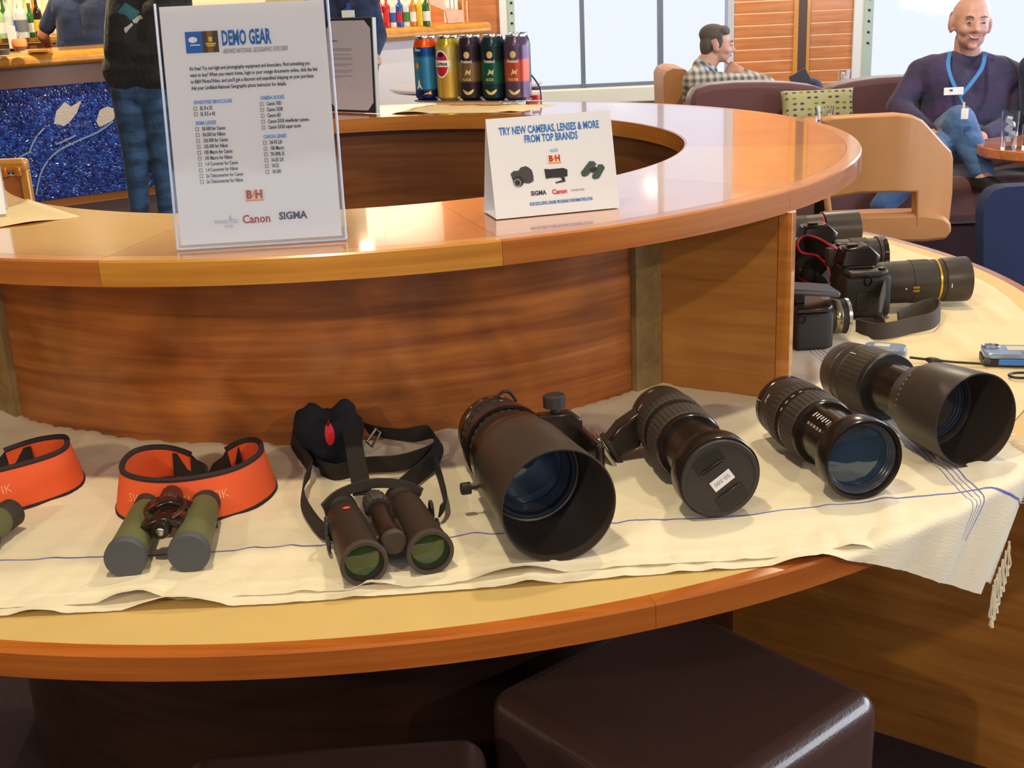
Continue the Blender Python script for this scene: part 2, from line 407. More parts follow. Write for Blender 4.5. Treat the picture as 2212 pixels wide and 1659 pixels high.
def sheet(x0, x1, off, base_lift, seed, nx=230, ny=90, depth=.9, rag=.0012):
    g = G(); vs = []; uv = []; fs = []
    for j in range(ny+1):
        t = depth*(j/ny)**1.5
        for i in range(nx+1):
            x = x0+(x1-x0)*i/nx; ey = edge_y(x)+off+.006*nz(x*5, seed)
            yy = ey+t+(rag*nz(x*160, seed) if j == 0 else 0); xx = x-.075*t*(x/.7)+(rag*nz(t*200, seed+3) if i in (0, nx) else 0)
            edge = math.exp(-t/.028)
            l = edge*max(0, nz(x*11+seed, 1.7))*.030 + .0035*max(0, nz(x*9, yy*16, seed)) + .0034*(1+nz(x*5+3*yy, yy*42, seed+5))*.5*(1 if t > .02 else 0) + .007*max(0, nz(x*28-yy*6, yy*4, seed+9)-.12)
            p = V((xx, yy)); d = p-CU
            if d.length < .766: d.normalize(); p = CU+d*.766
            l2 = l+base_lift
            if d.length < .80: l2 += .004*(1+nz(x*14, 3.3))
            vs.append(drape(p, l2)); uv.append((x, t))
    for j in range(ny):
        for i in range(nx):
            a = j*(nx+1)+i
            if all((V((vs[k].x, vs[k].y))-CU).length < .7665 for k in (a, a+1, a+nx+1, a+nx+2)): continue
            fs.append((a, a+1, a+nx+2, a+nx+1))
    return g.add(vs, fs, None, 0, uv)
tc_ = thing('tablecloth', 'white cotton cloth with blue stripes and fringed end under the lenses', 'tablecloth', (0, 1.5, ZL))
obj('upper_layer', sheet(-1.02, .712, 0, .0022, 0.), CLOTH, tc_, True, 60, weld=False)
obj('lower_layer', sheet(-1.02, .690, -.0165, 0, 4.2, 230, 14, .06), CLOTHP, tc_, True, 60, weld=False)
# fringe: knotted tassels at the hanging corner and the fringed end
def tassel(p, L, seed):
    g = G(); rnd = random.Random(seed); a = V(p)
    for k in range(3):
        pts = [a+V((.002*(k-1)*q*2+rnd.uniform(-.001, .001), rnd.uniform(-.001, .001)-.002*q, -L*q)) for q in (0, .2, .4, .6, .8, .93)]
        g.tube(pts, .0011, 5)
    e = a+V((0, -.002, -L*.93)); g.ell(.0032, .0032, .0035, e, n=8); g.tube([e, e+V((0, 0, -.012))], [.0012, .003], 6)
    return g
for i, (t, L) in enumerate([(.002, .050), (.010, .062), (.018, .040), (.028, .058), (.040, .045), (.052, .050), (.066, .040)]):
    q = drape(V((.712-.075*t, edge_y(.712)+t)), .002); d = V((q.x-CL.x, q.y-CL.y, 0)).normalized()
    obj('tassel', tassel(q+d*.004, L, i), CLOTHP, tc_, True)
for i in range(26):
    t = .12+i*.019; x = .712-.075*t*1.01; y = edge_y(.712)+t; g = G()
    for k in range(4):
        q = drape(V((x-.002, y+.004*k)), .004); g.tube([q, q+V((.012, random.uniform(-.004, .004), .001)), q+V((.026, random.uniform(-.007, .007), -.0015))], .0007, 4)
    obj('fringe_strand', g, CLOTHP, tc_, True)
# same cloth under the cameras further round; its beige is painted warm light
tb = thing('tablecloth', 'creased cloth, warm light painted in as beige, on the desk beneath the group of cameras', 'tablecloth', (.75, 2.4, ZL))
g = G(); vs = []; uv = []; fs = []; NA, NR = 80, 50
for i in range(NA+1):
    a = math.radians(-43+100*i/NA)
    for j in range(NR+1):
        r = .776+(1.30-.776)*j/NR; x, y = CU.x+.0+math.cos(a)*r, CU.y+math.sin(a)*r
        l = .0006+.004*max(0, nz(x*13, y*26, 2.))+.005*max(0, nz(x*6-y*9, x*22, 7.)-.1)
        vs.append((x, y, ZL+.0008+l)); uv.append((x, y))
for i in range(NA):
    for j in range(NR): a = i*(NR+1)+j; fs.append((a, a+1, a+NR+2, a+NR+1))
g.add(vs, fs, None, 0, uv); obj('cloth', g, CLOTHB, tb, True, 60, weld=False)
# ------------------------------------------------------------------ telephoto lenses
ZC = ZL+.0045
BAF = mat('blue_grey_baffle', (60, 66, 80), .25)
def lens_frame(fc, zf, rc, zr):
    F = PX(*fc, ZC+zf); R = PX(*rc, ZC+zr); return R, F, zframe(R, F-R), (F-R).length
def ring(name, prof, m, par, ribs=0, n=72, **k):
    return obj(name, G().lathe(prof, n, None, 0, ribs), m, par, smooth=40 if not ribs else 20, **k)
def glass_front(par, z, r, m=GLASSL):
    obj('front_element', G().lathe([(z-.004, r), (z, r*.98), (z+.002, r*.75), (z+.0035, r*.4), (z+.004, .0001)], 48, cap=False), m, par)
def hollow(z0, z1, ri, ro, ri0=None):
    ri0 = ri0 or ri
    return [(z0, ri0-.001), (z0, ro), (z1-.001, ro), (z1, ro-.0008), (z1, ri+.0006), (z1-.001, ri), (z0+.001, ri0), (z0, ri0-.001)]
def lettering(par, s, size, T, m, xs=1., name='lettering', align='CENTER', bold=0):
    vs, fs = text(s, size, T, xs, align, bold); return obj(name, G().add(vs, fs), m, par, smooth=0)
def wraptext(par, s, size, r, z, ang, m, xs=1., flip=False, T=None, name='lettering', along=False, bold=0):
    """print wrapped round a barrel (axis z) at radius r"""
    vs, fs = text(s, size, M.Identity(4), xs, 'CENTER', bold); out = []
    for p in vs:
        x, y = (p.x, p.y) if not along else (-p.y, p.x)
        if flip: x, y = -x, -y
        a = ang - x/r; q = V((math.cos(a)*r, math.sin(a)*r, z+y)); out.append(T @ q if T is not None else q)
    return obj(name, G().add(out, fs), m, par, smooth=0)

# 1: the big zoom with the deep hood and the foot
R, F, T, LN = lens_frame((1208, 1094), .0700, (1064, 928), .053)
l1 = thing('telephoto_lens', 'biggest black telephoto zoom with a wide deep hood and a tripod foot', 'lens', T=T)
ring('mount_ring', [(0, .030), (0, .047), (.004, .050), (.026, .0515), (.028, .049)], BLKG, l1)
ring('zoom_ring', [(.028, .0505), (.062, .0520), (.064, .0505)], RUB, l1, ribs=.03, n=120)
ring('barrel', [(.064, .0500), (.070, .0500), (.071, .0515), (.074, .0515), (.1085, .0535), (.112, .0545)], BLKM, l1)
ring('focus_ring', [(.074, .0520), (.108, .0550)], RUB, l1, ribs=.03, n=120)
ring('front_barrel', [(.112, .0540), (.118, .0590), (.150, .0605), (.176, .0612)], BLKG, l1)
ring('hood', [(.205, .0575), (.165, .0600), (.158, .0620), (.160, .0632), (.200, .0645), (.26, .0665), (LN-.002, .0695), (LN, .0690), (LN, .0672), (LN-.004, .0668), (.26, .0635), (.206, .0600), (.205, .0575)], HOODM, l1, n=96)
ring('filter_ring', hollow(.165, .205, .0520, .0572), INNER, l1)
for k in range(3): ring('baffle_ring', hollow(.180+.006*k, .186+.006*k, .0470+.0016*k, .0518), BAF, l1)
glass_front(l1, .178, .0490)
obj('hood_knob', G().tube([(0, 0, 0), (0, 0, .012)], .0025, 10).lathe([(.010, .0001), (.010, .008), (.021, .008), (.0225, .0068), (.0225, .0001)], 24, None, 0, .06), BLK, l1).matrix_basis = M.Translation((-.0605, -.020, .165)) @ M.Rotation(-pi/2, 4, 'Y')
for k, s in enumerate(('8', '10', '15', '∞')): wraptext(l1, s if s != '∞' else '30', .007, .0521, .014, math.radians(128-17*k), WHITE)
g = G(); g.tube(fillet([(.008, .049, .010), (.016, .0555, .010), (.026, .0525, .010), (.034, .040, .010)], 5), .0022, 8); obj('strap_lug', g, BLK, l1)
# tripod collar with foot reaching out to the right
cl = obj('tripod_collar', G().lathe([(.066, .0535), (.066, .0575), (.088, .0585), (.088, .0545)], 72, cap=False), BLKG, l1)
g = G().prism([(.044, .038), (.050, -.016), (.092, -.024), (.104, -.020), (.104, .026), (.090, .038)], .022, None, 0, .068); obj('foot_stem', g, BLKG, l1, bevel=.003)
g = G().box(.012, .036, .115, (.103, -.004, .110)); obj('foot_plate', g, BLKG, l1, bevel=.004)
g = G().box(.0126, .030, .008, (.1035, -.004, .150)); obj('foot_inlay', g, mat('olive_gold', (150, 140, 70), .4, .6), l1)
kn = obj('collar_knob', G().lathe([(0, .006), (.010, .006), (.0105, .0155), (.026, .0155), (.028, .013), (.028, .0001)], 36, None, 0, .05), RUB, l1)
kn.matrix_basis = M.Translation((.070, .034, .076)) @ M.Rotation(-pi/2, 4, 'X')

def small_zoom(name, lab, fc, zf, rc, zr, capped, scale_marks):
    R, F, T, LN = lens_frame(fc, zf, rc, zr)
    l = thing('telephoto_lens', lab, 'lens', T=T)
    q = LN/.262
    ring('mount_ring', [(0, .032), (0, .0405), (.006*q, .0435), (.018*q, .0445), (.020*q, .0430)], BLKG, l)
    ring('barrel', [(.020*q, .0440), (.045*q, .0460), (.047*q, .0472), (.060*q, .0475)], BLKM, l)
    ring('focus_ring', [(.060*q, .0470), (.061*q, .0480), (.080*q, .0480), (.081*q, .0465)], RUB, l, ribs=.015, n=160)
    ring('middle_barrel', [(.081*q, .0455), (.092*q, .0455), (.094*q, .0470), (.100*q, .0470)], BLKG, l)
    ring('zoom_ring', [(.100*q, .0465), (.101*q, .0478), (.136*q, .0470), (.138*q, .0455)], RUB, l, ribs=.014, n=170)
    ring('collar_lip', [(.138*q, .0455), (.144*q, .0455), (.147*q, .0440), (.147*q, .0395)], BLKG, l)
    ring('inner_barrel', [(.140*q, .0380), (.206*q, .0380)], BLKG, l)
    g = G().lathe([(.204*q, .0375), (.206*q, .0415), (.214*q, .0440), (.226*q, .0515), (.232*q, .0532), (LN-.004, .0532), (LN-.002, .0522), (LN-.002, .0485), (LN-.022, .0478), (LN-.024, .0375)], 80, cap=False)
    obj('front_barrel', g, BLKG, l)
    obj('mark', G().box(.001, .001, .010, (-.0415, .014, .014)), WHITE, l)
    if capped:
        c = obj('lens_cap', G().lathe([(LN-.004, .0490), (LN-.002, .0500), (LN+.002, .0500), (LN+.0035, .0490), (LN+.0035, .0440), (LN+.0025, .0435), (LN+.0025, .0001)], 80), mat('cap_plastic', (50, 46, 44), .5, bump=(1500, .1, .0003)), l)
        for sg in (1, -1):
            A = M.Translation((0, 0, LN+.0025)) @ rotz(math.radians(32 if sg > 0 else 212))
            pts = [(-.020, .019)] + [(.0405*math.cos(math.radians(a)), .0405*math.sin(math.radians(a))) for a in range(120, 59, -6)] + [(.020, .019)]
            obj('pinch_grip', G().prism(pts, .0012, A), BLK, c, bevel=.0004)
            obj('grip_bar', G().box(.030, .004, .003, (0, .0205, .002), A), BLKG, c, bevel=.0008)
        lb = obj('paper_label', G().box(.030, .015, .0003, (0, 0, 0), M.Translation((.002, -.002, LN+.0030)) @ rotz(math.radians(35))), mat('label_paper', (226, 228, 236), .7), c)
        lettering(c, '50-500', .0078, M.Translation((.002, -.002, LN+.0034)) @ rotz(math.radians(215)) @ M.Translation((0, -.0028, 0)), GREYT, 1.05)
    else:
        for k in range(3): ring('baffle_ring', hollow(LN-.020+.004*k, LN-.0165+.004*k, .0420+.0018*k, .0480), BAF, l)
        glass_front(l, LN-.021, .0440)
    if scale_marks:
        g = G()
        for k in range(7):
            z = (.155+.007*k)*q
            for a in (118, 121): 
                for w in ((0,) if k % 2 else (0, 3)):
                    aa = math.radians(a+w); g.box(.0009, .004, .0016, (0, 0, 0), rotz(aa) @ M.Translation((.0381, 0, z)))
        obj('scale_marks', g, WHITE, l)
        for k, s in enumerate(('120', '150', '200', '250', '300')): wraptext(l, s, .0055, .0381, (.158+.009*k)*q, math.radians(140), WHITE, .7, along=True)
        for k, s in enumerate(('400', '300', '200', '150')): wraptext(l, s, .005, .0490, .094*q, math.radians(150-14*k), WHITE, .7)
    wraptext(l, '120-400', .0062, .0462, .036*q, math.radians(150), WHITE, .7)
    return l, q, LN
l2, q, LN2 = small_zoom('a', 'black zoom lens closed by a lens cap with a paper label', (1555, 1033), .0545, (1424, 893), .050, True, False)
g = G(); g.prism([(-.040, .022), (-.040, -.030), (-.072, -.042), (-.092, -.022), (-.070, .004)], .030, None, 0, .018); obj('tripod_foot', g, BLKG, l2, bevel=.004)
g = G().box(.006, .052, .046, (0, 0, 0), M.Translation((-.092, -.030, .036)) @ M.Rotation(.5, 4, 'Z')); obj('quick_release_plate', g, CHROME, l2, bevel=.002)
g = G().box(.008, .044, .040, (0, 0, 0), M.Translation((-.078, -.036, .030)) @ M.Rotation(.5, 4, 'Z')); obj('foot_clamp', g, RUB, l2, bevel=.002)
l3, q, LN3 = small_zoom('b', 'black zoom lens without cap or hood, white zoom markings along its extended barrel', (1868, 996), .0545, (1690, 872), .049, False, True)
# 4: zoom with a long hood, rightmost
R, F, T, LN = lens_frame((2109, 909), .0655, (1822, 800), .051)
l4 = thing('telephoto_lens', 'rightmost big black zoom lens with a long satin hood, lying open end to the front', 'lens', T=T)
ring('mount_ring', [(0, .036), (0, .043), (.006, .046), (.030, .048), (.032, .0465)], HOODM, l4)
ring('rear_barrel', [(.032, .047), (.050, .049), (.052, .0475)], BLKM, l4)
ring('zoom_ring', [(.054, .0485), (.056, .0505), (.102, .0505), (.104, .048)], RUB, l4, ribs=.010, n=170)
ring('collar_lip', [(.104, .0505), (.112, .0505), (.114, .049), (.114, .040)], BLK, l4)
ring('inner_barrel', [(.110, .0385), (.178, .0385)], BLKG, l4)
ring('front_barrel', [(.172, .0395), (.176, .047), (.190, .0500), (.196, .0530), (.206, .0555)], HOODM, l4)
ring('hood', [(.222, .052), (.203, .0555), (.204, .0580), (.215, .0600), (LN-.002, .0655), (LN, .065), (LN, .0632), (LN-.003, .0628), (.222, .0570), (.222, .052)], HOODM, l4, n=96)
ring('filter_ring', hollow(.196, .222, .0475, .0520), INNER, l4)
for k in range(3): ring('baffle_ring', hollow(.204+.005*k, .209+.005*k, .0420+.0016*k, .0474), BAF, l4)
glass_front(l4, .203, .0440)
for k in range(7): obj('print_dash', G().box(.0006, .0022, .0028, (0, 0, 0), rotz(math.radians(128+7.5*k)) @ M.Translation((.0592, 0, .2085))), GREYT, l4)
wraptext(l4, '150-500', .006, .0472, .022, math.radians(135), WHITE, .7)
obj('mark', G().box(.0012, .001, .012, (0, 0, 0), rotz(math.radians(120)) @ M.Translation((.0508, 0, .060))), WHITE, l4)

# ------------------------------------------------------------------ binoculars
def barrel_pair(o, m, r, L, gap, capped, glassm, endm):
    """local frame: y towards the objectives, x across, z up; origin on the cloth"""
    for s in (-1, 1):
        B = M.Translation((s*gap, 0, r+.001)) @ M.Rotation(-pi/2, 4, 'X')
        b = obj('barrel', G().lathe([(-L/2, r*.70), (-L/2+.012, r*.82), (-L/2+.045, r*.88), (L/2-.05, r*.93), (L/2-.010, r*1.0), (L/2-.0005, r*1.02), (L/2, r*1.0), (L/2, r*.86), (L/2-.008, r*.84), (L/2-.010, .0001)], 48, B, cap=False), m, o)
        obj('eyecup', G().lathe([(-L/2-.020, r*.45), (-L/2-.020, r*.78), (-L/2-.004, r*.80), (-L/2+.003, r*.74)], 36, B), RUB, b)
        if capped:
            obj('objective_cover', G().lathe([(L/2-.010, r*1.045), (L/2+.001, r*1.05), (L/2+.003, r*1.0), (L/2+.003, .0001)], 48, B, cap=False).box(.012, .010, .006, (0, r*1.04, L/2-.002), B), endm, b)
        else:
            obj('objective_ring', G().lathe([(L/2-.004, r*1.06), (L/2+.002, r*1.06), (L/2+.0028, r*1.02), (L/2+.0028, r*.88), (L/2-.006, r*.84), (L/2-.006, r*.82)], 48, B, cap=False), mat('armour_ring', (66, 56, 52), .5), b)
            obj('objective_lens', G().lathe([(L/2-.0065, r*.86), (L/2-.005, r*.6), (L/2-.0045, .0001)], 40, B, cap=False), glassm, b)
GREEN = mat('green_armour', (98, 102, 66), .55, bump=(1600, .2, .0003)); COVER = mat('slate_rubber', (76, 78, 84), .7)
BRN = mat('brown_black_armour', (48, 38, 32), .5, bump=(1600, .2, .0003)); ORNG = mat('orange_neoprene', (228, 92, 46), .75, bump=(900, .3, .0004), var=(14, .03))
def swaro(name, label, T, pad, P0, logo):
    o = thing(name, label, 'binoculars', T=T)
    barrel_pair(o, GREEN, .0235, .140, .0365, True, None, COVER)
    for y, w in ((.018, .020), (-.034, .022)):
        g = G(); g.ribbon(fillet([(-.030, y, .036), (-.012, y, .046), (0, y, .049), (.012, y, .046), (.030, y, .036)], 4), w, .008, (0, 1, 0)); obj('bridge', g, BLKG, o, bevel=.002)
    h = obj('hinge', G().lathe([(-.016, .0001), (-.016, .0105), (.010, .0120), (.016, .0100), (.0175, .0001)], 32, M.Translation((0, .020, .040)) @ M.Rotation(-pi/2, 4, 'X')), BLKG, o)
    obj('badge', G().ell(.0052, .0012, .0052, (0, .0375, .040), n=16), CHROME, h)
    obj('focus_wheel', G().lathe([(-.014, .0001), (-.014, .0135), (.012, .0145), (.016, .012), (.016, .0001)], 60, M.Translation((0, -.046, .047)) @ M.Rotation(-pi/2, 4, 'X'), 0, .05), mat('brown_wheel', (84, 40, 30), .45), o)
    g = G()
    for s in (-1, 1): g.tube(fillet([(s*.012, .022, .050), (s*.022, .006, .052), (s*.022, -.020, .053), (s*.012, -.036, .054)], 4), .0022, 8)
    obj('bridge_arch', g, mat('dark_red_brown', (70, 36, 28), .35), o)
    # padded neck strap standing on its edge behind
    pad3 = [V(p) for p in fillet(pad, 5)]; n = len(pad3)
    cen = sum(pad3, V())/n; cen.z = 0
    wd_ = []
    for p in pad3:
        d = V((p.x-cen.x, p.y-cen.y, 0)); d.normalize(); wd_.append((V((0, 0, 1))-d*.22).normalized())
    H = .058
    ws = [H*min(1, .72+.28*min(i, n-1-i)/(n*.22)) for i in range(n)]
    mid = [p+wd_[i]*ws[i]/2 for i, p in enumerate(pad3)]
    st = obj('neck_strap', G().ribbon(mid, ws, .0055, wd_), ORNG, o, True, sub=0)
    for s in (-1, 1):
        obj('piping', G().tube([m_+wd_[i]*(s*ws[i]/2) for i, m_ in enumerate(mid)], .0040, 8), mat('black_binding', (44, 34, 38), .8), st, True)
    # logo letters printed along the front of the pad
    vs, fs = text(logo, .0165, M.Identity(4), .95); out = []; acc = [0]
    for a, b in zip(mid, mid[1:]): acc.append(acc[-1]+(b-a).length)
    c0 = acc[-1]*P0
    for p in vs:
        s = c0+p.x; s = min(max(s, .001), acc[-1]-.001); k = max(i for i in range(len(acc)) if acc[i] <= s); k = min(k, n-2)
        f = (s-acc[k])/(acc[k+1]-acc[k]); b = mid[k].lerp(mid[k+1], f); w = wd_[k].lerp(wd_[k+1], f)
        tdir = (mid[k+1]-mid[k]).normalized(); nn = tdir.cross(w).normalized()
        if nn.dot(V((b.x-cen.x, b.y-cen.y, 0))) < 0: nn = -nn
        out.append(b + w*(p.y-.003) + nn*.0032)
    obj('lettering', G().add(out, fs), mat('salmon_print', (242, 158, 124), .6), st, True, smooth=0)
    # black webbing from the pad ends to the binoculars
    for e, s in ((0, -1), (n-1, 1)):
        a = mid[e]; q = T @ V((s*.052, -.030, .022)); m1 = a+(mid[e]-mid[e+(1 if e == 0 else -1)]).normalized()*.03
        pth = fillet([mid[e+(4 if e == 0 else -4)]+V((cen.x-a.x, cen.y-a.y, 0)).normalized()*.006, a, m1+V((0, -.006, -.004)), m1.lerp(q, .5)+V((0, 0, -.012)), q+V((0, .01, -.010)), q], 5)
        obj('strap_end', G().ribbon(pth, [.034]*6+[.024]*4+[.010]*(len(pth)-10), .0035, (0, 0, 1)), WEB, o, True)
        obj('strap_ring', G().tube([q+V((s*.004, .009*math.cos(t*pi/6), .009*math.sin(t*pi/6))) for t in range(12)], .0016, 8, closed=True), BLK, o, True)
    return o
c = (PX(340, 1205, ZC)); A0 = PX(278, 1205, ZC+.024); A1 = PX(402, 1195, ZC+.024); mid_ = (A0+A1)/2
ax = V((A1.x-A0.x, A1.y-A0.y, 0)).normalized()
T = frame(V((mid_.x, mid_.y, ZC))+V((-ax.y, ax.x, 0))*.068, -ax, None, (0, 0, 1))
padB = [(-.452, 1.618), (-.490, 1.632), (-.522, 1.612), (-.536, 1.560), (-.520, 1.502), (-.470, 1.468), (-.410, 1.468), (-.355, 1.500), (-.330, 1.560), (-.345, 1.622), (-.374, 1.645), (-.398, 1.630)]
swaro('binoculars', 'green binoculars with grey end covers and an orange neck strap behind, wholly in view', T, [(x, y, ZC+.002) for x, y in padB], .5, 'SWAROVSKI OPTIK')
D = V((-.282, .004, 0)); T2 = M.Translation(D) @ T @ rotz(math.radians(-20)) @ M.Translation((-.004, 0, 0))
padA = [(-.655, 1.655), (-.610, 1.675), (-.562, 1.660), (-.542, 1.600), (-.572, 1.550), (-.640, 1.500), (-.720, 1.476), (-.80, 1.51), (-.82, 1.57), (-.79, 1.62), (-.73, 1.63)][::-1]
padA = [(x-.068, y+.012) for x, y in padA]
swaro('binoculars', 'green binoculars with orange neck strap, cut off by the left edge', T2, [(x, y, ZC+.002) for x, y in padA], .50, 'SWAROVSKI OPTIK')

# dark brown binoculars in the middle with a web harness
A0 = PX(787, 1208, ZC+.028); A1 = PX(926, 1192, ZC+.028); ax = V((A1.x-A0.x, A1.y-A0.y, 0)).normalized(); mid_ = (A0+A1)/2
bk = V((-ax.y, ax.x, 0)); bk = (bk+ax*-.12).normalized()
T = frame(V((mid_.x, mid_.y, ZC))+bk*.070, M.Rotation(-.12, 4, 'Z') @ -ax, None, (0, 0, 1)); T = frame(V((mid_.x, mid_.y, ZC))+bk*.070, -V((bk.y, -bk.x, 0)), None, (0, 0, 1))
lc = thing('binoculars', 'dark brown binoculars with green tinted objectives and black web straps', 'binoculars', T=T)
barrel_pair(lc, BRN, .0262, .148, .0385, False, GLASSG, None)
obj('hinge', G().lathe([(-.045, .0001), (-.045, .0125), (.030, .0125), (.036, .0138), (.052, .0138), (.054, .0120), (.054, .0001)], 40, M.Translation((0, 0, .040)) @ M.Rotation(-pi/2, 4, 'X')), BLKG, lc)
obj('hinge_cap', G().lathe([(.053, .0145), (.060, .0150), (.0625, .0135), (.0625, .0001)], 40, M.Translation((0, 0, .040)) @ M.Rotation(-pi/2, 4, 'X')), mat('brown_cap', (66, 56, 46), .6), lc)
obj('focus_wheel', G().lathe([(-.062, .0001), (-.062, .0150), (-.040, .0165), (-.036, .014), (-.036, .0001)], 60, M.Translation((0, 0, .043)) @ M.Rotation(-pi/2, 4, 'X'), 0, .05), RUB, lc)
obj('bridge', G().box(.046, .050, .018, (0, .012, .030)), BRN, lc, bevel=.005)
obj('red_badge', G().ell(.0050, .0026, .0014, (.0385, -.034, .0512), n=16), mat('orange_red_dot', (228, 70, 40), .4), lc)
obj('eyepiece_rainguard', G().ribbon(fillet([(-.062, -.070, .040), (-.040, -.082, .050), (0, -.086, .056), (.040, -.082, .050), (.062, -.070, .040)], 5), .012, .004, (0, 0, 1)), RUB, lc)
for s in (-1, 1):
    obj('strap_lug', G().tube([(s*.0645, -.030+.008*math.cos(t*pi/6), .030+.014*math.sin(t*pi/6)) for t in range(12)], .0022, 8, closed=True), BLK, lc)
    obj('split_ring', G().tube([(s*.067, -.010+.009*math.cos(t*pi/6), .018+.010*math.sin(t*pi/6)) for t in range(12)], .0016, 8, closed=True), BLK, lc)
def P3(u, v, h=0.): return PX(u, v, ZC+h)
strp = thing('web_harness', 'black web harness with a metal slider looped behind the dark brown binoculars', 'strap', P3(800, 1000))
def band(pts, w, wdir, name='webbing', t=.0022, k=5):
    return obj(name, G().ribbon(fillet([P3(*p) for p in pts], k), w, t, wdir), WEB, strp, True)
band([(715, 1150, .020), (690, 1140, .016), (655, 1085, .020), (658, 1040, .022), (672, 1010, .020), (655, 985, .018), (632, 950, .018), (640, 925, .020), (668, 905, .022)], .022, (.25, -.1, 1))
band([(950, 1105, .020), (962, 1085, .018), (956, 1050, .016), (944, 1010, .016), (930, 990, .018)], .016, (.2, 0, 1))
band([(783, 1068, .045), (775, 1020, .044), (764, 960, .050), (755, 915, .060), (748, 880, .066)], .024, (1, .1, 0))
band([(690, 1010, .014), (730, 1020, .016), (790, 1005, .022), (860, 1000, .026), (915, 985, .024), (945, 970, .020)], .026, (0, -.25, 1))
band([(790, 925, .030), (830, 935, .030), (880, 940, .030), (930, 935, .028), (948, 960, .022), (930, 1000, .020), (890, 1035, .018), (862, 1062, .034)], .024, (-.5, -.35, 1))
obj('slider', G().tube([P3(*p) for p in ((803, 966, .020), (822, 934, .034), (812, 926, .040), (792, 955, .026))], .0022, 8, closed=True), CHROME, strp, True)
# neoprene pouch with a red dot
pc = P3(712, 940, .040); pouch = thing('binocular_pouch', 'crumpled black neoprene pouch with a red dot behind the dark brown binoculars', 'pouch', pc)
g = G(); bm = bmesh.new(); bmesh.ops.create_icosphere(bm, subdivisions=5, radius=1)
vs = []
for v in bm.verts:
    p = v.co.copy(); q = V((p.x*.046, p.y*.030, p.z*.058)); q.x *= 1+.22*max(0, p.z)-.1*max(0, -p.z)
    n1 = noise.noise(p*1.7+V((3, 1, 8))); n2 = noise.noise(p*4.2)
    q *= 1+.20*n1+.07*n2
    if p.z > .5: q.z -= .016*math.exp(-(p.x*3.2)**2)
    q.z = max(q.z, -.040+.0); vs.append(q)
fs = [[v.index for v in f.verts] for f in bm.faces]; bm.free()
pb = obj('pouch_body', g.add(vs, fs), NEO, pouch)
dt = [V((.010*math.cos(a)*(.55 if math.cos(a) < 0 else .8), 0, .017*math.sin(a))) for a in [2*pi*k/24 for k in range(24)]]
pts = []; tgt = pc+V((.002, -.04, .014))
from mathutils.bvhtree import BVHTree
bv = BVHTree.FromPolygons([tuple(p) for p in vs], fs)
dv = []; df = []
for ri, rr in enumerate((0.001, .35, .7, 1.0)):
    for p in dt:
        s = V((p.x*rr+.004, -.2, p.z*rr+.012)); hit = bv.ray_cast(s, V((0, 1, 0)))[0]; hit = hit if hit else V((s.x, -.03, s.z)); dv.append(hit+V((0, -.0012, .0003)))
for r_ in range(3):
    for k in range(24): df.append((r_*24+k, r_*24+(k+1) % 24, (r_+1)*24+(k+1) % 24, (r_+1)*24+k))
obj('red_dot', G().add(dv, df), REDM, pb)
# ------------------------------------------------------------------ cameras on the right part of the desk
CAMB = mat('camera_shell', (48, 43, 40), .38, bump=(1300, .12, .0003)); GRIP = mat('grip_rubber', (50, 47, 45), .7, bump=(900, .35, .0005))
GOLDR = mat('gold_ring', (226, 180, 60), .3, .7)
def dslr(o, mount_r=.036, flash=False):
    """local frame: x = optical axis, y = towards the camera's left, z up, origin on the ground under the mount"""
    g = G().prism(rrect(.058, .116, .010), .086, None, 0, .004); obj('camera_body', g, CAMB, o, bevel=.005).matrix_basis = M.Translation((-.034, .004, 0))
    prof = [(-.012, -.078), (-.074, -.078), (-.078, -.040), (-.060, -.034), (.010, -.036), (.018, -.046), (.020, -.066), (.010, -.078)]
    g = G().prism([(x, y) for x, y in reversed(prof)], .080, None, 0, 0.0); obj('grip', g, GRIP, o, bevel=.007)
    g = G().prism([(-.066, -.076), (-.006, -.076), (.014, -.064), (.014, -.046), (-.010, -.036), (-.066, -.036)], .012, None, 0, .078); obj('top_plate', g, CAMB, o, bevel=.004)
    g = G(); vs = [(-.066, -.026, .088), (.004, -.022, .088), (.004, .034, .088), (-.066, .038, .088), (-.058, -.016, .122), (-.012, -.018, .128), (-.012, .030, .128), (-.058, .028, .122), (.016, -.012, .104), (.016, .024, .104)]
    g.add(vs, [(3, 2, 1, 0), (4, 5, 6, 7), (0, 1, 5, 4), (2, 3, 7, 6), (3, 0, 4, 7), (1, 8, 5), (2, 6, 9), (1, 2, 9, 8), (8, 9, 6, 5)])
    obj('prism_housing', g, BLKG, o, bevel=.004)
    obj('hot_shoe', G().box(.020, .020, .003, (-.038, .006, .127)), STEELD, o, bevel=.0005)
    obj('mode_dial', G().lathe([(.088, .010), (.098, .010), (.0985, .009), (.0985, .0001)], 32, M.Translation((-.040, .048, 0)), 0, .06), BLK, o)
    obj('shutter_button', G().lathe([(.090, .007), (.094, .007), (.095, .0001)], 20, M.Translation((.002, -.060, 0))), STEELD, o)
    obj('eyecup', G().prism(rrect(.036, .024, .006), .012, M.Translation((-.075, .006, .104)) @ M.Rotation(-pi/2, 4, 'Y')), RUB, o, bevel=.002)
    obj('strap_lug', G().tube([(-.030+.007*math.cos(t*pi/5), -.0795, .074+.010*math.sin(t*pi/5)) for t in range(10)], .0016, 6, closed=True), STEELD, o)
    obj('port_cover', G().box(.030, .002, .034, (-.036, -.079, .034)), RUB, o, bevel=.0015)
    obj('mount_collar', G().lathe([(-.004, mount_r*1.12), (.006, mount_r), (.008, mount_r*.9)], 48, M.Translation((0, 0, .047)) @ M.Rotation(pi/2, 4, 'Y')), BLKG, o)
AX = M.Rotation(pi/2, 4, 'Y')
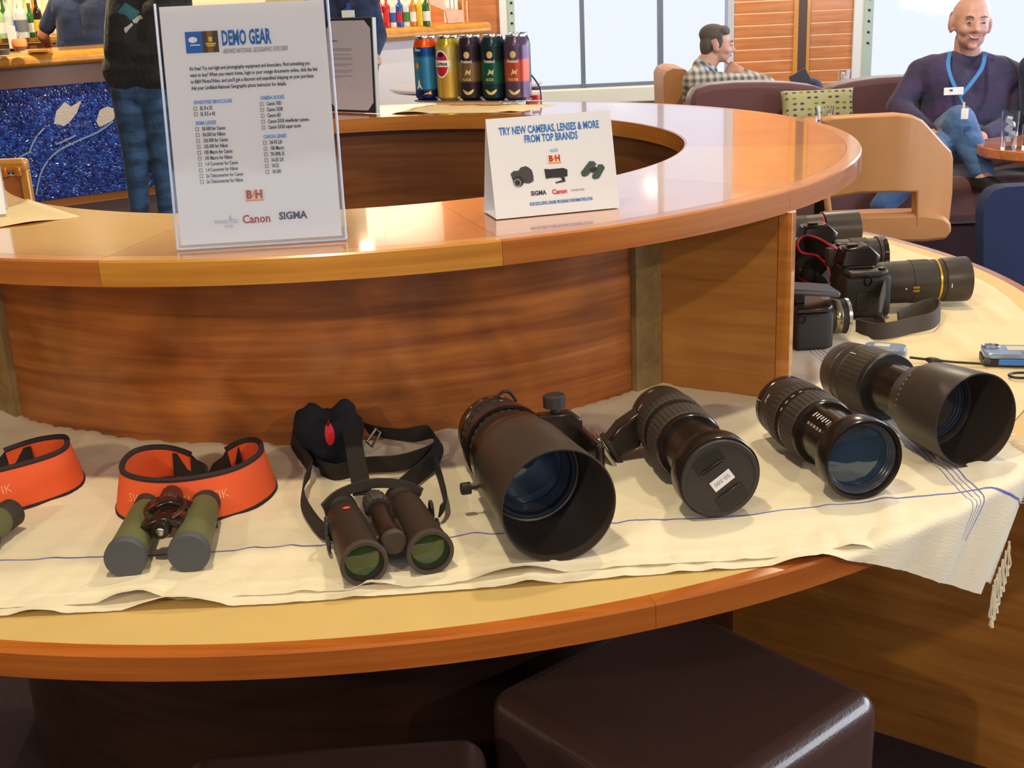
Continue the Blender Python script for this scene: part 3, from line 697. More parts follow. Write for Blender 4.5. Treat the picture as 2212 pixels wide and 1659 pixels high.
def camframe(p, yaw, pitch=0): return M.Translation(V(p)) @ rotz(math.radians(yaw)) @ M.Rotation(math.radians(pitch), 4, 'Y')
# front camera with the long gold-ringed zoom
p = PX(1925, 690, ZC); p = V((.712, 2.372, ZC))
c1 = thing('camera', 'black camera with a long gold-ringed telephoto zoom', 'camera', T=camframe(p, 1.5, 0))
dslr(c1, .038)
A = M.Translation((0, 0, .0480)) @ AX
for nm, pr, m_, rb in (('rear_barrel', [(.004, .036), (.016, .040), (.018, .0405), (.022, .0412), (.024, .041), (.075, .0415)], BLKM, 0), ('zoom_ring', [(.075, .041), (.076, .0425), (.112, .0425), (.113, .041)], RUB, .012),
                       ('front_barrel', [(.113, .041), (.122, .0412), (.126, .0405)], BLKM, 0), ('gold_ring', [(.126, .0410), (.1262, .0416), (.1300, .0416), (.1302, .041)], GOLDR, 0),
                       ('hood', [(.131, .0408), (.139, .0400), (.141, .0425), (.150, .0432), (.188, .0442), (.190, .0438), (.190, .0415), (.150, .040), (.140, .035)], HOODM, 0)):
    obj(nm, G().lathe(pr, 72, A, 0, rb, cap=False), m_, c1)
obj('front_element', G().lathe([(.143, .036), (.146, .020), (.147, .0001)], 40, A), GLASSL, c1)
for k in range(2): obj('gold_plate', G().box(.013, .0008, .0045, (.078, -.0418+.0002, .046-.007*k)), GOLDP, c1)
obj('white_dot', G().lathe([(0, .0016), (.0006, .0016), (.0006, .0001)], 12, M.Translation((.058, -.0413, .044)) @ M.Rotation(pi/2, 4, 'X')), WHITE, c1)
obj('hood_mark', G().box(.0015, .0008, .008, (.147, -.0430, .046)), WHITE, c1)
def PC(u, v, h=0): return PX(u, v, ZC+h)
obj('neck_strap', G().ribbon(fillet([PC(1912, 620, .060), PC(1902, 660, .045), PC(1895, 700, .012), PC(1850, 705, .010), PC(1900, 716, .014), PC(1975, 702, .017), PC(2018, 690, .020), PC(2030, 668, .018), PC(2015, 660, .016), PC(1975, 672, .013), PC(1940, 690, .012)], 6), .030, .003, (0, .15, 1)), mat('grey_brown_strap', (70, 64, 60), .8, bump=(900, .3, .0004)), c1, True)
# camera behind it
p = PX(1850, 600, ZC); c2 = thing('camera', 'black camera with a short zoom lens, standing just behind the gold-ringed telephoto', 'camera', T=camframe((.690, 2.60, ZC), 2, 0))
dslr(c2, .036)
A = M.Translation((0, 0, .052)) @ AX
for nm, pr, m_, rb in (('barrel', [(.004, .034), (.010, .037), (.040, .037)], BLKM, 0), ('zoom_ring', [(.040, .037), (.041, .0385), (.078, .0385), (.079, .037)], RUB, .012),
                       ('focus_ring', [(.079, .036), (.100, .036), (.101, .039), (.108, .0395)], BLKM, 0), ('front_ring', [(.109, .0395), (.118, .0400), (.119, .037), (.118, .033)], BLKG, .02)):
    obj(nm, G().lathe(pr, 64, A, 0, rb, cap=False), m_, c2)
obj('front_element', G().lathe([(.112, .034), (.115, .018), (.116, .0001)], 40, A), GLASSL, c2)
for k in range(5): obj('white_mark', G().box(.002, .0006, .0025, (.112, -.0392+.0006*k*k*.3, .052+.006*(k-2)*1.2)), WHITE, c2)
# third one further left with hooded white-ringed tele: camera lies behind, lens points right
c3 = thing('telephoto_lens', 'black telephoto lens with a thin red ring, lying behind the two cameras', 'lens', T=camframe((.60, 2.90, ZC), 3, 0))
A = M.Translation((0, 0, .046)) @ AX
for nm, pr, m_, rb in (('mount_ring', [(.0, .030), (.004, .034), (.03, .036)], BLKG, 0), ('barrel', [(.03, .036), (.034, .0375), (.070, .0375)], BLKM, 0), ('zoom_ring', [(.070, .038), (.112, .039)], RUB, .012), ('front_barrel', [(.112, .0385), (.146, .040)], BLKM, 0),
                       ('red_ring', [(.146, .0402), (.1462, .0408), (.150, .0408), (.1502, .0402)], REDM, 0), ('hood', [(.151, .042), (.153, .0450), (.235, .0460), (.236, .0445), (.235, .0435), (.16, .042)], HOODM, 0)):
    obj(nm, G().lathe(pr, 64, A, 0, rb, cap=(nm == 'mount_ring')), m_, c3)
obj('front_element', G().lathe([(.165, .040), (.168, .02), (.169, .0001)], 40, A), GLASSL, c3)
obj('tripod_foot', G().box(.05, .02, .012, (.09, 0, .0062)).box(.02, .016, .010, (.09, 0, .012)), BLKG, c3, bevel=.002)
# upright lens / hood at the back beside the ring
c4 = thing('lens_hood', 'olive black lens hood standing upright behind the cameras under the counter rim', 'lens', T=M.Translation((.700, 3.24, ZC)))
obj('hood_shell', G().lathe([(.0, .052), (.075, .050), (.077, .049), (.077, .046), (.01, .047), (.0, .047)], 64, cap=False), mat('olive_black', (50, 48, 30), .35), c4)
obj('lens_barrel', G().lathe([(0, .046), (.058, .044), (.060, .0001)], 48), BLKM, c4)
# fat lens with gold plate under the red edged strap
c5 = thing('telephoto_lens', 'fat black lens with a small gold plate, half hidden beside the counter support', 'lens', T=camframe((.545, 2.585, ZC), 2))
A = M.Translation((0, 0, .050)) @ AX
obj('barrel', G().lathe([(0, .0001), (0, .046), (.006, .050), (.084, .050), (.090, .044), (.090, .0001)], 64, A), BLKM, c5)
obj('zoom_ring', G().lathe([(.018, .0505), (.019, .0515), (.050, .0515), (.051, .0505)], 90, A, 0, .012, cap=False), RUB, c5)
for k in range(2): obj('gold_plate', G().box(.010, .0006, .004, (.070, -.0502, .048-.006*k)), GOLDP, c5)
# red edged strap
rs = thing('camera_strap', 'black camera strap with red edges looped over the fat lens beside the counter', 'strap', PC(1740, 560, .05))
pth = fillet([PC(1835, 560, .062), PC(1800, 550, .085), PC(1770, 532, .100), PC(1738, 524, .100), PC(1722, 540, .090), PC(1730, 560, .075), PC(1760, 566, .066), PC(1782, 585, .055), PC(1790, 610, .020)], 6)
wds = [(0, .3, 1)]*len(pth)
rsb = obj('strap_band', G().ribbon(pth, .030, .003, wds), WEB, rs, True)
pts2 = [q+V((0, -.003, .015)) for q in pth]
obj('red_edge', G().tube(pts2, .0024, 6), mat('red_edging', (206, 34, 44), .6), rsb, True)
pth = fillet([PC(1712, 580, .03), PC(1720, 605, .016), PC(1745, 622, .008), PC(1790, 625, .006), PC(1830, 612, .006)], 5)
b2 = obj('strap_band', G().ribbon(pth, .024, .003, (0, .3, 1)), WEB, rs, True)
obj('red_edge', G().tube([q+V((0, -.003, .0125)) for q in pth], .0018, 6), MATS['red_edging'], b2, True)
# compact mirrorless with tilted grey top, nearest the support
c6 = thing('camera', 'small black camera with a raised grey flip screen, tight against the counter support', 'camera', T=camframe((.560, 2.165, ZC), 4))
obj('camera_body', G().prism(rrect(.050, .100, .008), .072), CAMB, c6, bevel=.004).matrix_basis = M.Translation((-.030, .012, .001))
obj('grip', G().prism([(-.062, -.040), (-.062, -.066), (-.008, -.066), (.008, -.058), (.010, -.044), (-.004, -.036)][::-1], .066, None, 0, 0), GRIP, c6, bevel=.006)
obj('top_plate', G().prism([(-.060, -.062), (-.004, -.062), (.008, -.050), (.004, .058), (-.060, .058)][::-1], .010, None, 0, .067), BLKG, c6, bevel=.003)
obj('flip_screen', G().box(.088, .070, .010, (0, 0, 0), M.Translation((-.020, -.010, .098)) @ M.Rotation(math.radians(7), 4, 'Y')), mat('grey_magnesium', (92, 94, 98), .4, .3, bump=(1200, .2, .0003)), c6, bevel=.004)
obj('screen_hinge', G().box(.020, .05, .020, (-.044, 0, .086)), BLK, c6, bevel=.003)
A = M.Translation((0, 0, .042)) @ AX
for nm, pr, m_, rb in (('lens_barrel', [(0, .030), (.006, .031), (.022, .031)], BLKM, 0), ('chrome_ring', [(.022, .0315), (.023, .0322), (.034, .0322), (.035, .0315)], mat('bronze_chrome', (150, 140, 110), .22, 1.), 0), ('focus_ring', [(.035, .031), (.046, .031)], RUB, .015), ('front_ring', [(.046, .0325), (.052, .0325), (.0525, .030), (.051, .026)], CHROME, 0)):
    obj(nm, G().lathe(pr, 56, A, 0, rb, cap=False), m_, c6)
obj('front_element', G().lathe([(.050, .027), (.052, .012), (.0525, .0001)], 32, A), GLASSL, c6)
obj('strap_lug', G().tube([(-.052+.006*math.cos(t*pi/5), -.068, .060+.008*math.sin(t*pi/5)) for t in range(10)], .0014, 6, closed=True), STEELD, c6)
# blue compact camera, cable and small reader
c7 = thing('camera', 'small silver and blue pocket camera on the cloth at the right edge', 'camera', T=M.Translation(V((.842, 1.985, ZC))) @ rotz(math.radians(-12)))
SILB = mat('silver_blue', (150, 172, 205), .25, .6); BLUEP = mat('blue_plastic', (58, 122, 205), .35)
obj('camera_body', G().prism(rrect(.098, .056, .012), .010, None, 0, .012), SILB, c7, bevel=.002)
obj('base_shell', G().prism(rrect(.102, .060, .014), .012, None, 0, .0), BLK, c7, bevel=.002)
obj('blue_panel', G().box(.070, .002, .010, (.008, -.0302, .008)), BLUEP, c7, bevel=.0008)
obj('display', G().box(.032, .022, .0012, (.006, .004, .0225)), mat('cream_screen', (206, 196, 176), .3), c7)
obj('keypad', G().box(.030, .012, .0012, (.026, -.016, .0225)), GREYT, c7)
obj('key_ring', G().tube([(-.034+.014*math.cos(t*pi/9), .012+.011*math.sin(t*pi/9), .024) for t in range(18)], .0016, 6, closed=True), CHROME, c7)
obj('lens_window', G().lathe([(0, .0001), (0, .006), (.002, .006), (.0025, .0001)], 20, M.Translation((-.046, -.029, .009)) @ M.Rotation(pi/2, 4, 'X')), GLASSL, c7)
c8 = thing('card_reader', 'small blue-grey electronic reader lying behind the rightmost lens', 'reader', T=M.Translation(V((.655, 2.075, ZC))) @ rotz(math.radians(-24)))
obj('reader_body', G().prism(rrect(.070, .050, .014), .010), mat('slate_blue_plastic', (96, 116, 146), .35), c8, bevel=.003)
obj('paper_sticker', G().box(.026, .018, .0006, (-.006, .004, .0104)), mat('cream_screen', (206, 196, 176)), c8)
cb = G().tube(fillet([PC(1965, 772, .008), PC(1990, 775, .006), PC(2020, 778, .005), PC(2060, 782, .005), PC(2110, 785, .005), PC(2135, 786, .006)], 5), .0022, 8)
cbo = obj('cable', cb, BLK, None); tag(cbo, 'thin black cable running from the small reader to the blue pocket camera', 'cable')
g = G().tube(fillet([PC(2000, 776, .009), PC(2014, 779, .008), PC(2036, 781, .008)], 3), [.0025, .004, .0055, .006, .006, .004, .003][:7], 8); obj('plug', g, BLK, cbo, False)
g = G().tube([PC(2180, 812, .003)+V((.020*math.cos(t*pi/8)+.02, .014*math.sin(t*pi/8), 0)) for t in range(16)], .0022, 6, closed=True)
tag(obj('wrist_cord', g, BLK, None), 'small black cord loop in front of the blue pocket camera', 'cord')
# ------------------------------------------------------------------ things on the ring counter
ZT = ZU+.0012
def facebasis(a, b, top_l):
    """sheet frame: origin at the lower left corner, x along the base, y up the sheet, z to the viewer"""
    x = (b-a).normalized(); z = x.cross(top_l-a).normalized(); return frame(a, x, None, z)
# big acrylic holder with the list
a = V((-.4245, 1.5890, ZT)); b = V((-.2085, 1.6080, ZT)); n_ = V((-(b-a).y, (b-a).x, 0)).normalized()
top = a+V((0, 0, .3045))+n_*.060; T = facebasis(a, b, top); Wd = (b-a).length; Hh = (top-a).length
ds = thing('sign_holder', 'tall clear acrylic sign holder with a printed white sheet of demo gear on the counter', 'sign', T=T)
ACR = mat('clear_acrylic', (248, 250, 255), .03, trans=1., ior=1.3)
def acryl(name):
    if name in MATS: return MATS[name]
    m, nt, b_ = _nt(name); N = nt.nodes; L = nt.links; out = N['Material Output']; N.remove(b_)
    tr = N.new('ShaderNodeBsdfTransparent'); tr.inputs[0].default_value = (.96, .97, 1, 1); gl = N.new('ShaderNodeBsdfGlossy'); gl.inputs['Roughness'].default_value = .06
    lw = N.new('ShaderNodeFresnel'); lw.inputs[0].default_value = 1.5; mx = N.new('ShaderNodeMixShader')
    tc = N.new('ShaderNodeTexCoord'); nn = N.new('ShaderNodeTexNoise'); nn.inputs['Scale'].default_value = 9; L.new(tc.outputs['Object'], nn.inputs['Vector'])
    bp = N.new('ShaderNodeBump'); bp.inputs['Strength'].default_value = .15; bp.inputs['Distance'].default_value = .004; L.new(nn.outputs[0], bp.inputs['Height']); L.new(bp.outputs[0], gl.inputs['Normal'])
    L.new(lw.outputs[0], mx.inputs[0]); L.new(tr.outputs[0], mx.inputs[1]); L.new(gl.outputs[0], mx.inputs[2]); L.new(mx.outputs[0], out.inputs[0]); MATS[name] = m; return m
ACT = acryl('thin_acrylic_sheet')
obj('paper_sheet', G().box(Wd-.010, Hh-.010, .0004, (Wd/2, Hh/2+.001, 0)), PAPER, ds, smooth=0)
g = G(); g.add([(0, 0, .0014), (Wd, 0, .0014), (Wd, Hh, .0014), (0, Hh, .0014)], [(0, 1, 2, 3)]); obj('front_pane', g, ACT, ds, smooth=0)
g = G(); g.add([(0, 0, -.002), (Wd, 0, -.002), (Wd, Hh, -.002), (0, Hh, -.002)], [(0, 1, 2, 3)]); obj('back_pane', g, ACT, ds, smooth=0)
EDG = mat('acrylic_edge', (196, 212, 240), .15, alpha=.75)
g = G().tube([(0, .001, 0), (0, Hh, 0)], .0017, 8).tube([(Wd, .001, 0), (Wd, Hh, 0)], .0017, 8).tube([(0, .001, 0), (Wd, .001, 0)], .0016, 8); obj('acrylic_edges', g, EDG, ds)
iT = T.inverted(); ft = []
for s in (0, Wd):
    q = iT @ (a+(b-a)*(s/Wd)+n_*.085); ft.append(q)
g = G(); g.add([(0, .0006, -.002), (Wd, .0006, -.002), ft[1]+V((0, .0010, 0)), ft[0]+V((0, .0010, 0))], [(0, 1, 2, 3)]); obj('foot_pane', g, ACT, ds, smooth=0)
def onsheet(par, s, size, x, y, m, xs=.6, al='LEFT', sh=0., bold=0, name='lettering'):
    TT = M.Translation((x, y, .0006)); TT[0][1] = sh
    vs, fs = text(s, size, TT, xs, al, bold); return (vs, fs)
def printed(par, items, m, name='lettering'):
    g = G()
    for it in items:
        vs, fs = onsheet(par, *it); g.add(vs, fs)
    return obj(name, g, m, par, smooth=0)
W0 = Wd
def uy(v): return Hh*(1-(v/1000.))
def ux(u): return Wd*u/1000.
BLUH = mat('heading_blue', (36, 110, 186), .6); LOGOB = mat('logo_blue', (40, 106, 190), .6); LOGOD = mat('logo_charcoal', (78, 66, 60), .6); CANR = mat('crimson_print', (176, 40, 66), .6); SKYB = mat('sky_blue_print', (98, 160, 222), .6)
obj('blue_logo_block', G().box(ux(98), Hh*.086, .0002, (ux(206), uy(160), .0005)), LOGOB, ds, smooth=0)
obj('dark_logo_block', G().box(ux(92), Hh*.086, .0002, (ux(301), uy(160), .0005)), LOGOD, ds, smooth=0)
obj('logo_amber_band', G().box(ux(30), Hh*.086, .0002, (ux(298), uy(160), .0006)), mat('amber_band', (150, 96, 46), .6), ds, smooth=0)
obj('logo_frame', G().box(ux(22), Hh*.018, .0002, (ux(302), uy(150), .0008)).box(ux(60), Hh*.006, .0002, (ux(302), uy(168), .0008)).box(ux(46), Hh*.006, .0002, (ux(302), uy(176), .0008)), mat('pale_yellow_print', (216, 200, 90), .6), ds, smooth=0)
obj('logo_emblem', G().prism([(ux(200)+ux(26)*math.cos(t*pi/10), uy(150)+Hh*.012*math.sin(t*pi/10)) for t in range(20)], .0002, None, 0, .0006).box(ux(58), Hh*.0045, .0002, (ux(212), uy(171), .0007)), WHITE, ds, smooth=0)
printed(ds, [('DEMO GEAR', .0255, ux(366), uy(176), None, .43, 'LEFT', 0, .0009)], BLUH)
printed(ds, [('ABOARD NATIONAL GEOGRAPHIC EXPLORER', .0085, ux(366), uy(210), None, .46, 'LEFT', .2)], GREYT)
par_ = ['It’s free! Try out high-end photography equipment and binoculars. Find something you', 'want to buy? When you return home, login to your voyage documents online, click the link', 'to B&H Photo/Video, and you’ll get a discount and expedited shipping on your purchase.', 'Ask your Lindblad-National Geographic photo instructor for details.']
printed(ds, [(s, .0066, ux(166), uy(272+26*i), None, .66, 'LEFT', 0, .00012) for i, s in enumerate(par_)], DARKT)
printed(ds, [('SWAROVSKI BINOCULARS', .0066, ux(172), uy(408), None, .62, 'LEFT', 0, .0002), ('SIGMA LENSES', .0066, ux(172), uy(492), None, .62, 'LEFT', 0, .0002), ('CAMERA BODIES', .0066, ux(560), uy(404), None, .62, 'LEFT', 0, .0002), ('CANON LENSES', .0066, ux(560), uy(562), None, .62, 'LEFT', 0, .0002)], SKYB)
Lc = [(432, 'EL 8 x 32'), (456, 'EL 8.5 x 42'), (516, '50-500 for Canon'), (540, '50-500 for Nikon'), (564, '120-300 for Canon'), (588, '120-300 for Nikon'), (612, '105 Macro for Canon'), (636, '105 Macro for Nikon'), (660, '1.4 Converter for Canon'), (684, '1.4 Converter for Nikon'), (708, '2x Teleconverter for Canon'), (732, '2x Teleconverter for Nikon')]
Rc = [(428, 'Canon 70D'), (452, 'Canon 5DIII'), (476, 'Canon 6D'), (500, 'Canon SX50 viewfinder camera'), (524, 'Canon SX50 super zoom'), (586, '24-70 2.8'), (610, '100 Macro'), (634, '70-300L IS'), (658, '16-35 2.8'), (682, '10-22'), (706, '18-200')]
printed(ds, [(s, .0066, ux(206), uy(v), None, .62, 'LEFT', 0, .00012) for v, s in Lc]+[(s, .0066, ux(594), uy(v), None, .62, 'LEFT', 0, .00012) for v, s in Rc], DARKT)
g = G()
for u, LL_ in ((178, Lc), (566, Rc)):
    for v, s in LL_:
        for (dx, dy, w, h) in ((0, .0042, .0042, .0006), (0, 0, .0042, .0006), (-.0018, .0021, .0006, .0042), (.0018, .0021, .0006, .0042)): g.box(w, h, .0002, (ux(u)+dx, uy(v)+dy, .0006))
obj('tick_boxes', g, GREYT, ds, smooth=0)
def bh(par, x, y, s):
    obj('shop_logo_ground', G().box(.024*s, .013*s, .0002, (x, y, .0005)), mat('cream_print', (232, 206, 190), .6), par, smooth=0)
    vs, fs = text('B H', .0135*s, M.Translation((x, y-.0040*s, .0007)), .95, 'CENTER', .0007*s); obj('shop_logo', G().add(vs, fs), mat('dark_red_print', (160, 24, 40), .6), par, smooth=0)
    obj('shop_logo_star', G().box(.003*s, .006*s, .0002, (x, y+.001*s, .0008)).box(.022*s, .0018*s, .0002, (x, y-.0066*s, .0008)), mat('orange_print', (226, 150, 40), .6), par, smooth=0)
bh(ds, ux(478), uy(790), 1.05)
printed(ds, [('Canon', .0150, ux(478), uy(905), None, .9, 'CENTER', 0, .0004)], CANR); printed(ds, [('SIGMA', .0130, ux(695), uy(898), None, .95, 'CENTER', 0, .0005)], DARKT)
printed(ds, [('SWAROVSKI', .0075, ux(300), uy(902), None, .75, 'CENTER'), ('OPTIK', .0055, ux(312), uy(920), None, .75, 'CENTER')], mat('pale_lilac_print', (168, 172, 206), .6))
obj('bird_emblem', G().prism([(ux(318), uy(878)), (ux(334), uy(866)), (ux(326), uy(880)), (ux(340), uy(884)), (ux(322), uy(888))], .0002, None, 0, .0006), mat('pale_lilac_print', (168, 172, 206)), ds, smooth=0)

# tent card
a = V((-.0115, 1.7040, ZT)); b = V((.1640, 1.7520, ZT)); n_ = V((-(b-a).y, (b-a).x, 0)).normalized(); top = a+V((0, 0, .1335))+n_*.032
T = facebasis(a, b, top); TW = (b-a).length; TH = (top-a).length; iT = T.inverted(); wn = n_*.066
tent = thing('tent_card', 'white folded tent card about trying new cameras, standing on the front of the counter', 'sign', T=T)
CARD = mat('white_card', (214, 218, 226), .5)
g = G().add([(0, 0, 0), (TW, 0, 0), (TW, TH, 0), (0, TH, 0), (0, 0, -.0006), (TW, 0, -.0006), (TW, TH, -.0006), (0, TH, -.0006)], [(0, 1, 2, 3), (7, 6, 5, 4), (0, 4, 5, 1), (1, 5, 6, 2), (3, 2, 6, 7), (0, 3, 7, 4)]); obj('front_leaf', g, CARD, tent, smooth=0)
bl = [iT @ (p+wn) for p in (a, b)]
g = G().add([bl[0], bl[1], (TW, TH, -.0007), (0, TH, -.0007)], [(3, 2, 1, 0)]); obj('back_leaf', g, CARD, tent, smooth=0)
g = G().add([bl[0]+V((0, .0008, 0)), bl[1]+V((0, .0008, 0)), (TW, .0008, -.001), (0, .0008, -.001)], [(0, 1, 2, 3)]); obj('base_leaf', g, CARD, tent, smooth=0)
Hh2, Wd2 = TH, TW
def tx(u): return Wd2*u/1000.
def ty(v): return Hh2*(1-v/1000.)
printed(tent, [('TRY NEW CAMERAS, LENSES & MORE', .0145, tx(495), ty(168), None, .605, 'CENTER', 0, .0004), ('FROM TOP BRANDS', .0145, tx(500), ty(262), None, .60, 'CENTER', 0, .0004)], BLUH)
printed(tent, [('with', .0085, tx(510), ty(378), None, .8, 'CENTER', .2)], SKYB); bh(tent, tx(510), ty(445), .82)
printed(tent, [('SIGMA', .0085, tx(355), ty(795), None, .9, 'CENTER', 0, .0003)], DARKT); printed(tent, [('Canon', .0092, tx(525), ty(800), None, .9, 'CENTER', 0, .0003)], mat('canon_red', (200, 36, 46), .6))
printed(tent, [('SWAROVSKI', .0045, tx(672), ty(790), None, .8, 'CENTER')], GREYT)
printed(tent, [('OUR EXCLUSIVE LOANER PROGRAM IS INFORMATIVE & FUN', .0062, tx(530), ty(895), None, .55, 'CENTER', 0, .0002)], BLUH)
# little product pictures printed on the card: camera, lens, binoculars
PG = mat('picture_grey', (62, 58, 64), .6); PD = mat('picture_dark', (34, 34, 38), .6); PGR = mat('picture_green', (56, 74, 70), .6); PL = mat('picture_light', (130, 126, 130), .6)
def flat(par, polys, m, name, z=.0006):
    g = G()
    for p in polys: g.prism([(tx(x), ty(y)) for x, y in p], .0002, None, 0, z)
    return obj(name, g, m, par, smooth=0)
def circ(cx, cy, rx, ry): return [(cx+rx*math.cos(t*pi/10), cy+ry*math.sin(t*pi/10)) for t in range(20)]
flat(tent, [[(150, 560), (175, 535), (215, 535), (235, 505), (275, 495), (300, 515), (320, 540), (328, 600), (325, 650), (290, 672), (240, 660), (160, 620)]], PG, 'camera_picture')
flat(tent, [circ(205, 640, 42, 56)], PD, 'camera_picture_lens', .0009); flat(tent, [circ(196, 655, 30, 40)], PL, 'camera_picture_ring', .0012); flat(tent, [circ(196, 655, 20, 28)], PD, 'camera_picture_glass', .0015)
flat(tent, [[(420, 540), (425, 640), (470, 635), (560, 640), (600, 632), (604, 565), (570, 545), (470, 548)], [(545, 640), (575, 640), (580, 685), (500, 695), (500, 682), (556, 668)]], PD, 'lens_picture')
flat(tent, [[(712, 605), (790, 500), (825, 505), (845, 535), (770, 640), (735, 655), (715, 640)], [(800, 650), (860, 540), (895, 545), (910, 580), (855, 680), (820, 690), (800, 675)]], PGR, 'binocular_picture')
flat(tent, [[(780, 580), (835, 560), (850, 590), (800, 625)]], PD, 'binocular_picture_bridge', .0009)

# napkin and the blank sign at the left edge
def flatcloth(pts, z, t=.0015, wob=.003, nseg=10, seed=1.):
    A, B, C_, D_ = [V(p) for p in pts]; g = G(); vs = []; fs = []
    for j in range(nseg+1):
        for i in range(nseg+1):
            u, v = i/nseg, j/nseg; p = (A*(1-u)+B*u)*(1-v)+(D_*(1-u)+C_*u)*v
            vs.append((p.x, p.y, z+t+wob*max(0, nz(p.x*16, p.y*16, seed))))
    for j in range(nseg):
        for i in range(nseg): a_ = j*(nseg+1)+i; fs.append((a_, a_+1, a_+nseg+2, a_+nseg+1))
    return g.add(vs, fs)
NAP = mat('beige_napkin', (214, 192, 150), .85, bump=(700, .4, .0005))
n1 = obj('napkin', flatcloth([PX(-120, 505, ZU), PX(0, 492, ZU), PX(172, 469, ZU), PX(60, 431, ZU)], ZU, .0012, .004), NAP, smooth=60)
n1.modifiers.new('s', 'SOLIDIFY').thickness = .0012; tag(n1, 'beige cloth napkin lying on the counter at the left edge of the picture', 'napkin')
a = V((-.99, 1.835, ZU+.0062)); b = PX(14, 462, ZU+.006); b = V((b.x, b.y, ZU+.0062)); n_ = V((-(b-a).y, (b-a).x, 0)).normalized(); top = a+V((0, 0, .125))+n_*.03
T = facebasis(a, b, top); TW = (b-a).length; TH = (top-a).length; iT = T.inverted()
t2 = thing('tent_card', 'blank white tent card on the beige napkin at the left edge, mostly cut off', 'sign', T=T)
g = G().add([(0, 0, 0), (TW, 0, 0), (TW, TH, 0), (0, TH, 0)], [(0, 1, 2, 3)]); obj('front_leaf', g, CARD, t2, smooth=0)
g = G().add([iT @ (a+n_*.06), iT @ (b+n_*.06), (TW, TH, -.0007), (0, TH, -.0007)], [(3, 2, 1, 0)]); obj('back_leaf', g, CARD, t2, smooth=0)

# menu folder on the far side
a = V((-.4490, 3.352, ZT)); b = V((-.3170, 3.250, ZT)); n_ = V((-(b-a).y, (b-a).x, 0)).normalized(); top = a+V((0, 0, .236))+n_*.010
T = facebasis(a, b, top); TW = (b-a).length; TH = (top-a).length
mn = thing('menu_folder', 'upright black menu folder with a pale sheet held by corner tabs, behind the acrylic sign', 'menu', T=T)
obj('folder', G().box(TW, TH, .006, (TW/2, TH/2, -.003)), mat('black_leatherette', (34, 34, 40), .5, bump=(800, .2, .0003)), mn, bevel=.0015)
obj('folder_back', G().box(.003, TH, .012, (TW+.0015, TH/2, -.006)), mat('grey_board', (170, 178, 186), .4), mn)
m_ = .0065; c_ = .020
obj('menu_sheet', G().prism([(m_+c_, m_), (TW-m_-c_, m_), (TW-m_, m_+c_), (TW-m_, TH-m_-c_), (TW-m_-c_, TH-m_), (m_+c_, TH-m_), (m_, TH-m_-c_), (m_, m_+c_)], .0006, None, 0, .0003), mat('lilac_paper', (186, 184, 206), .6), mn, smooth=0)
g = G()
for k, (y, w) in enumerate([(.160, .07), (.156, .066), (.146, .064), (.138, .070), (.134, .066), (.122, .068), (.118, .05), (.106, .069), (.102, .058), (.092, .066), (.088, .03)]): g.box(w, .0012, .0002, (.026+w/2, y, .0012))
g.box(.004, .002, .0002, (TW/2, .066, .0012)); obj('text_lines', g, mat('lilac_ink', (128, 126, 158), .7), mn, smooth=0)
obj('lettering', G().add(*text('Welcome', .006, M.Translation((.022, .178, .0013)), .9, 'LEFT', .0003)), BLUH, mn, smooth=0)

# beer cans on a tray
tray_c = (PX(1020, 228, ZU)); cz = ZU+.012
can_px = [(923, 'blue'), (971, 'gold'), (1019, 'brown'), (1067, 'green'), (1117, 'red')]
a_ = V((-.192, 3.462, 0)); b_ = V((.050, 3.335, 0)); dirc = (b_-a_).normalized(); nc = V((-dirc.y, dirc.x, 0))
step = (b_-a_)/4
nk = obj('napkin', flatcloth([PX(846, 246, ZU), PX(1120, 242, ZU), PX(1200, 226, ZU), PX(930, 229, ZU)], ZU, .0010, .006, 16, 5.), NAP, smooth=60)
nk.modifiers.new('s', 'SOLIDIFY').thickness = .0012; tag(nk, 'beige cloth napkin spread under the tray of beer cans', 'napkin')
mid = (a_+b_)/2; Tt = frame(V((mid.x, mid.y, ZU+.0080)), dirc, None, (0, 0, 1))
tr = thing('tray', 'thin silver tray with a scalloped rim under the row of beer cans', 'tray', T=Tt)
pl = []
for i in range(96):
    t = 2*pi*i/96; cx = .160*abs(math.cos(t))**.5*(1 if math.cos(t) > 0 else -1); cy = .050*abs(math.sin(t))**.5*(1 if math.sin(t) > 0 else -1)
    q = 1+.03*math.sin(t*20); pl.append((cx*q, cy*q))
obj('tray_plate', G().prism(pl, .0022), mat('pewter', (168, 176, 184), .28, .9), tr)
obj('tray_rim', G().tube([(x*1.01, y*1.01, .003) for x, y in pl], .0022, 6, closed=True), mat('pewter', (168, 176, 184)), tr)
CR, CH = .0331, .168; ALU = mat('can_aluminium', (200, 204, 212), .22, 1.)
def canmat(name, c, r=.26, me=.55): return mat(name, c, r, me)
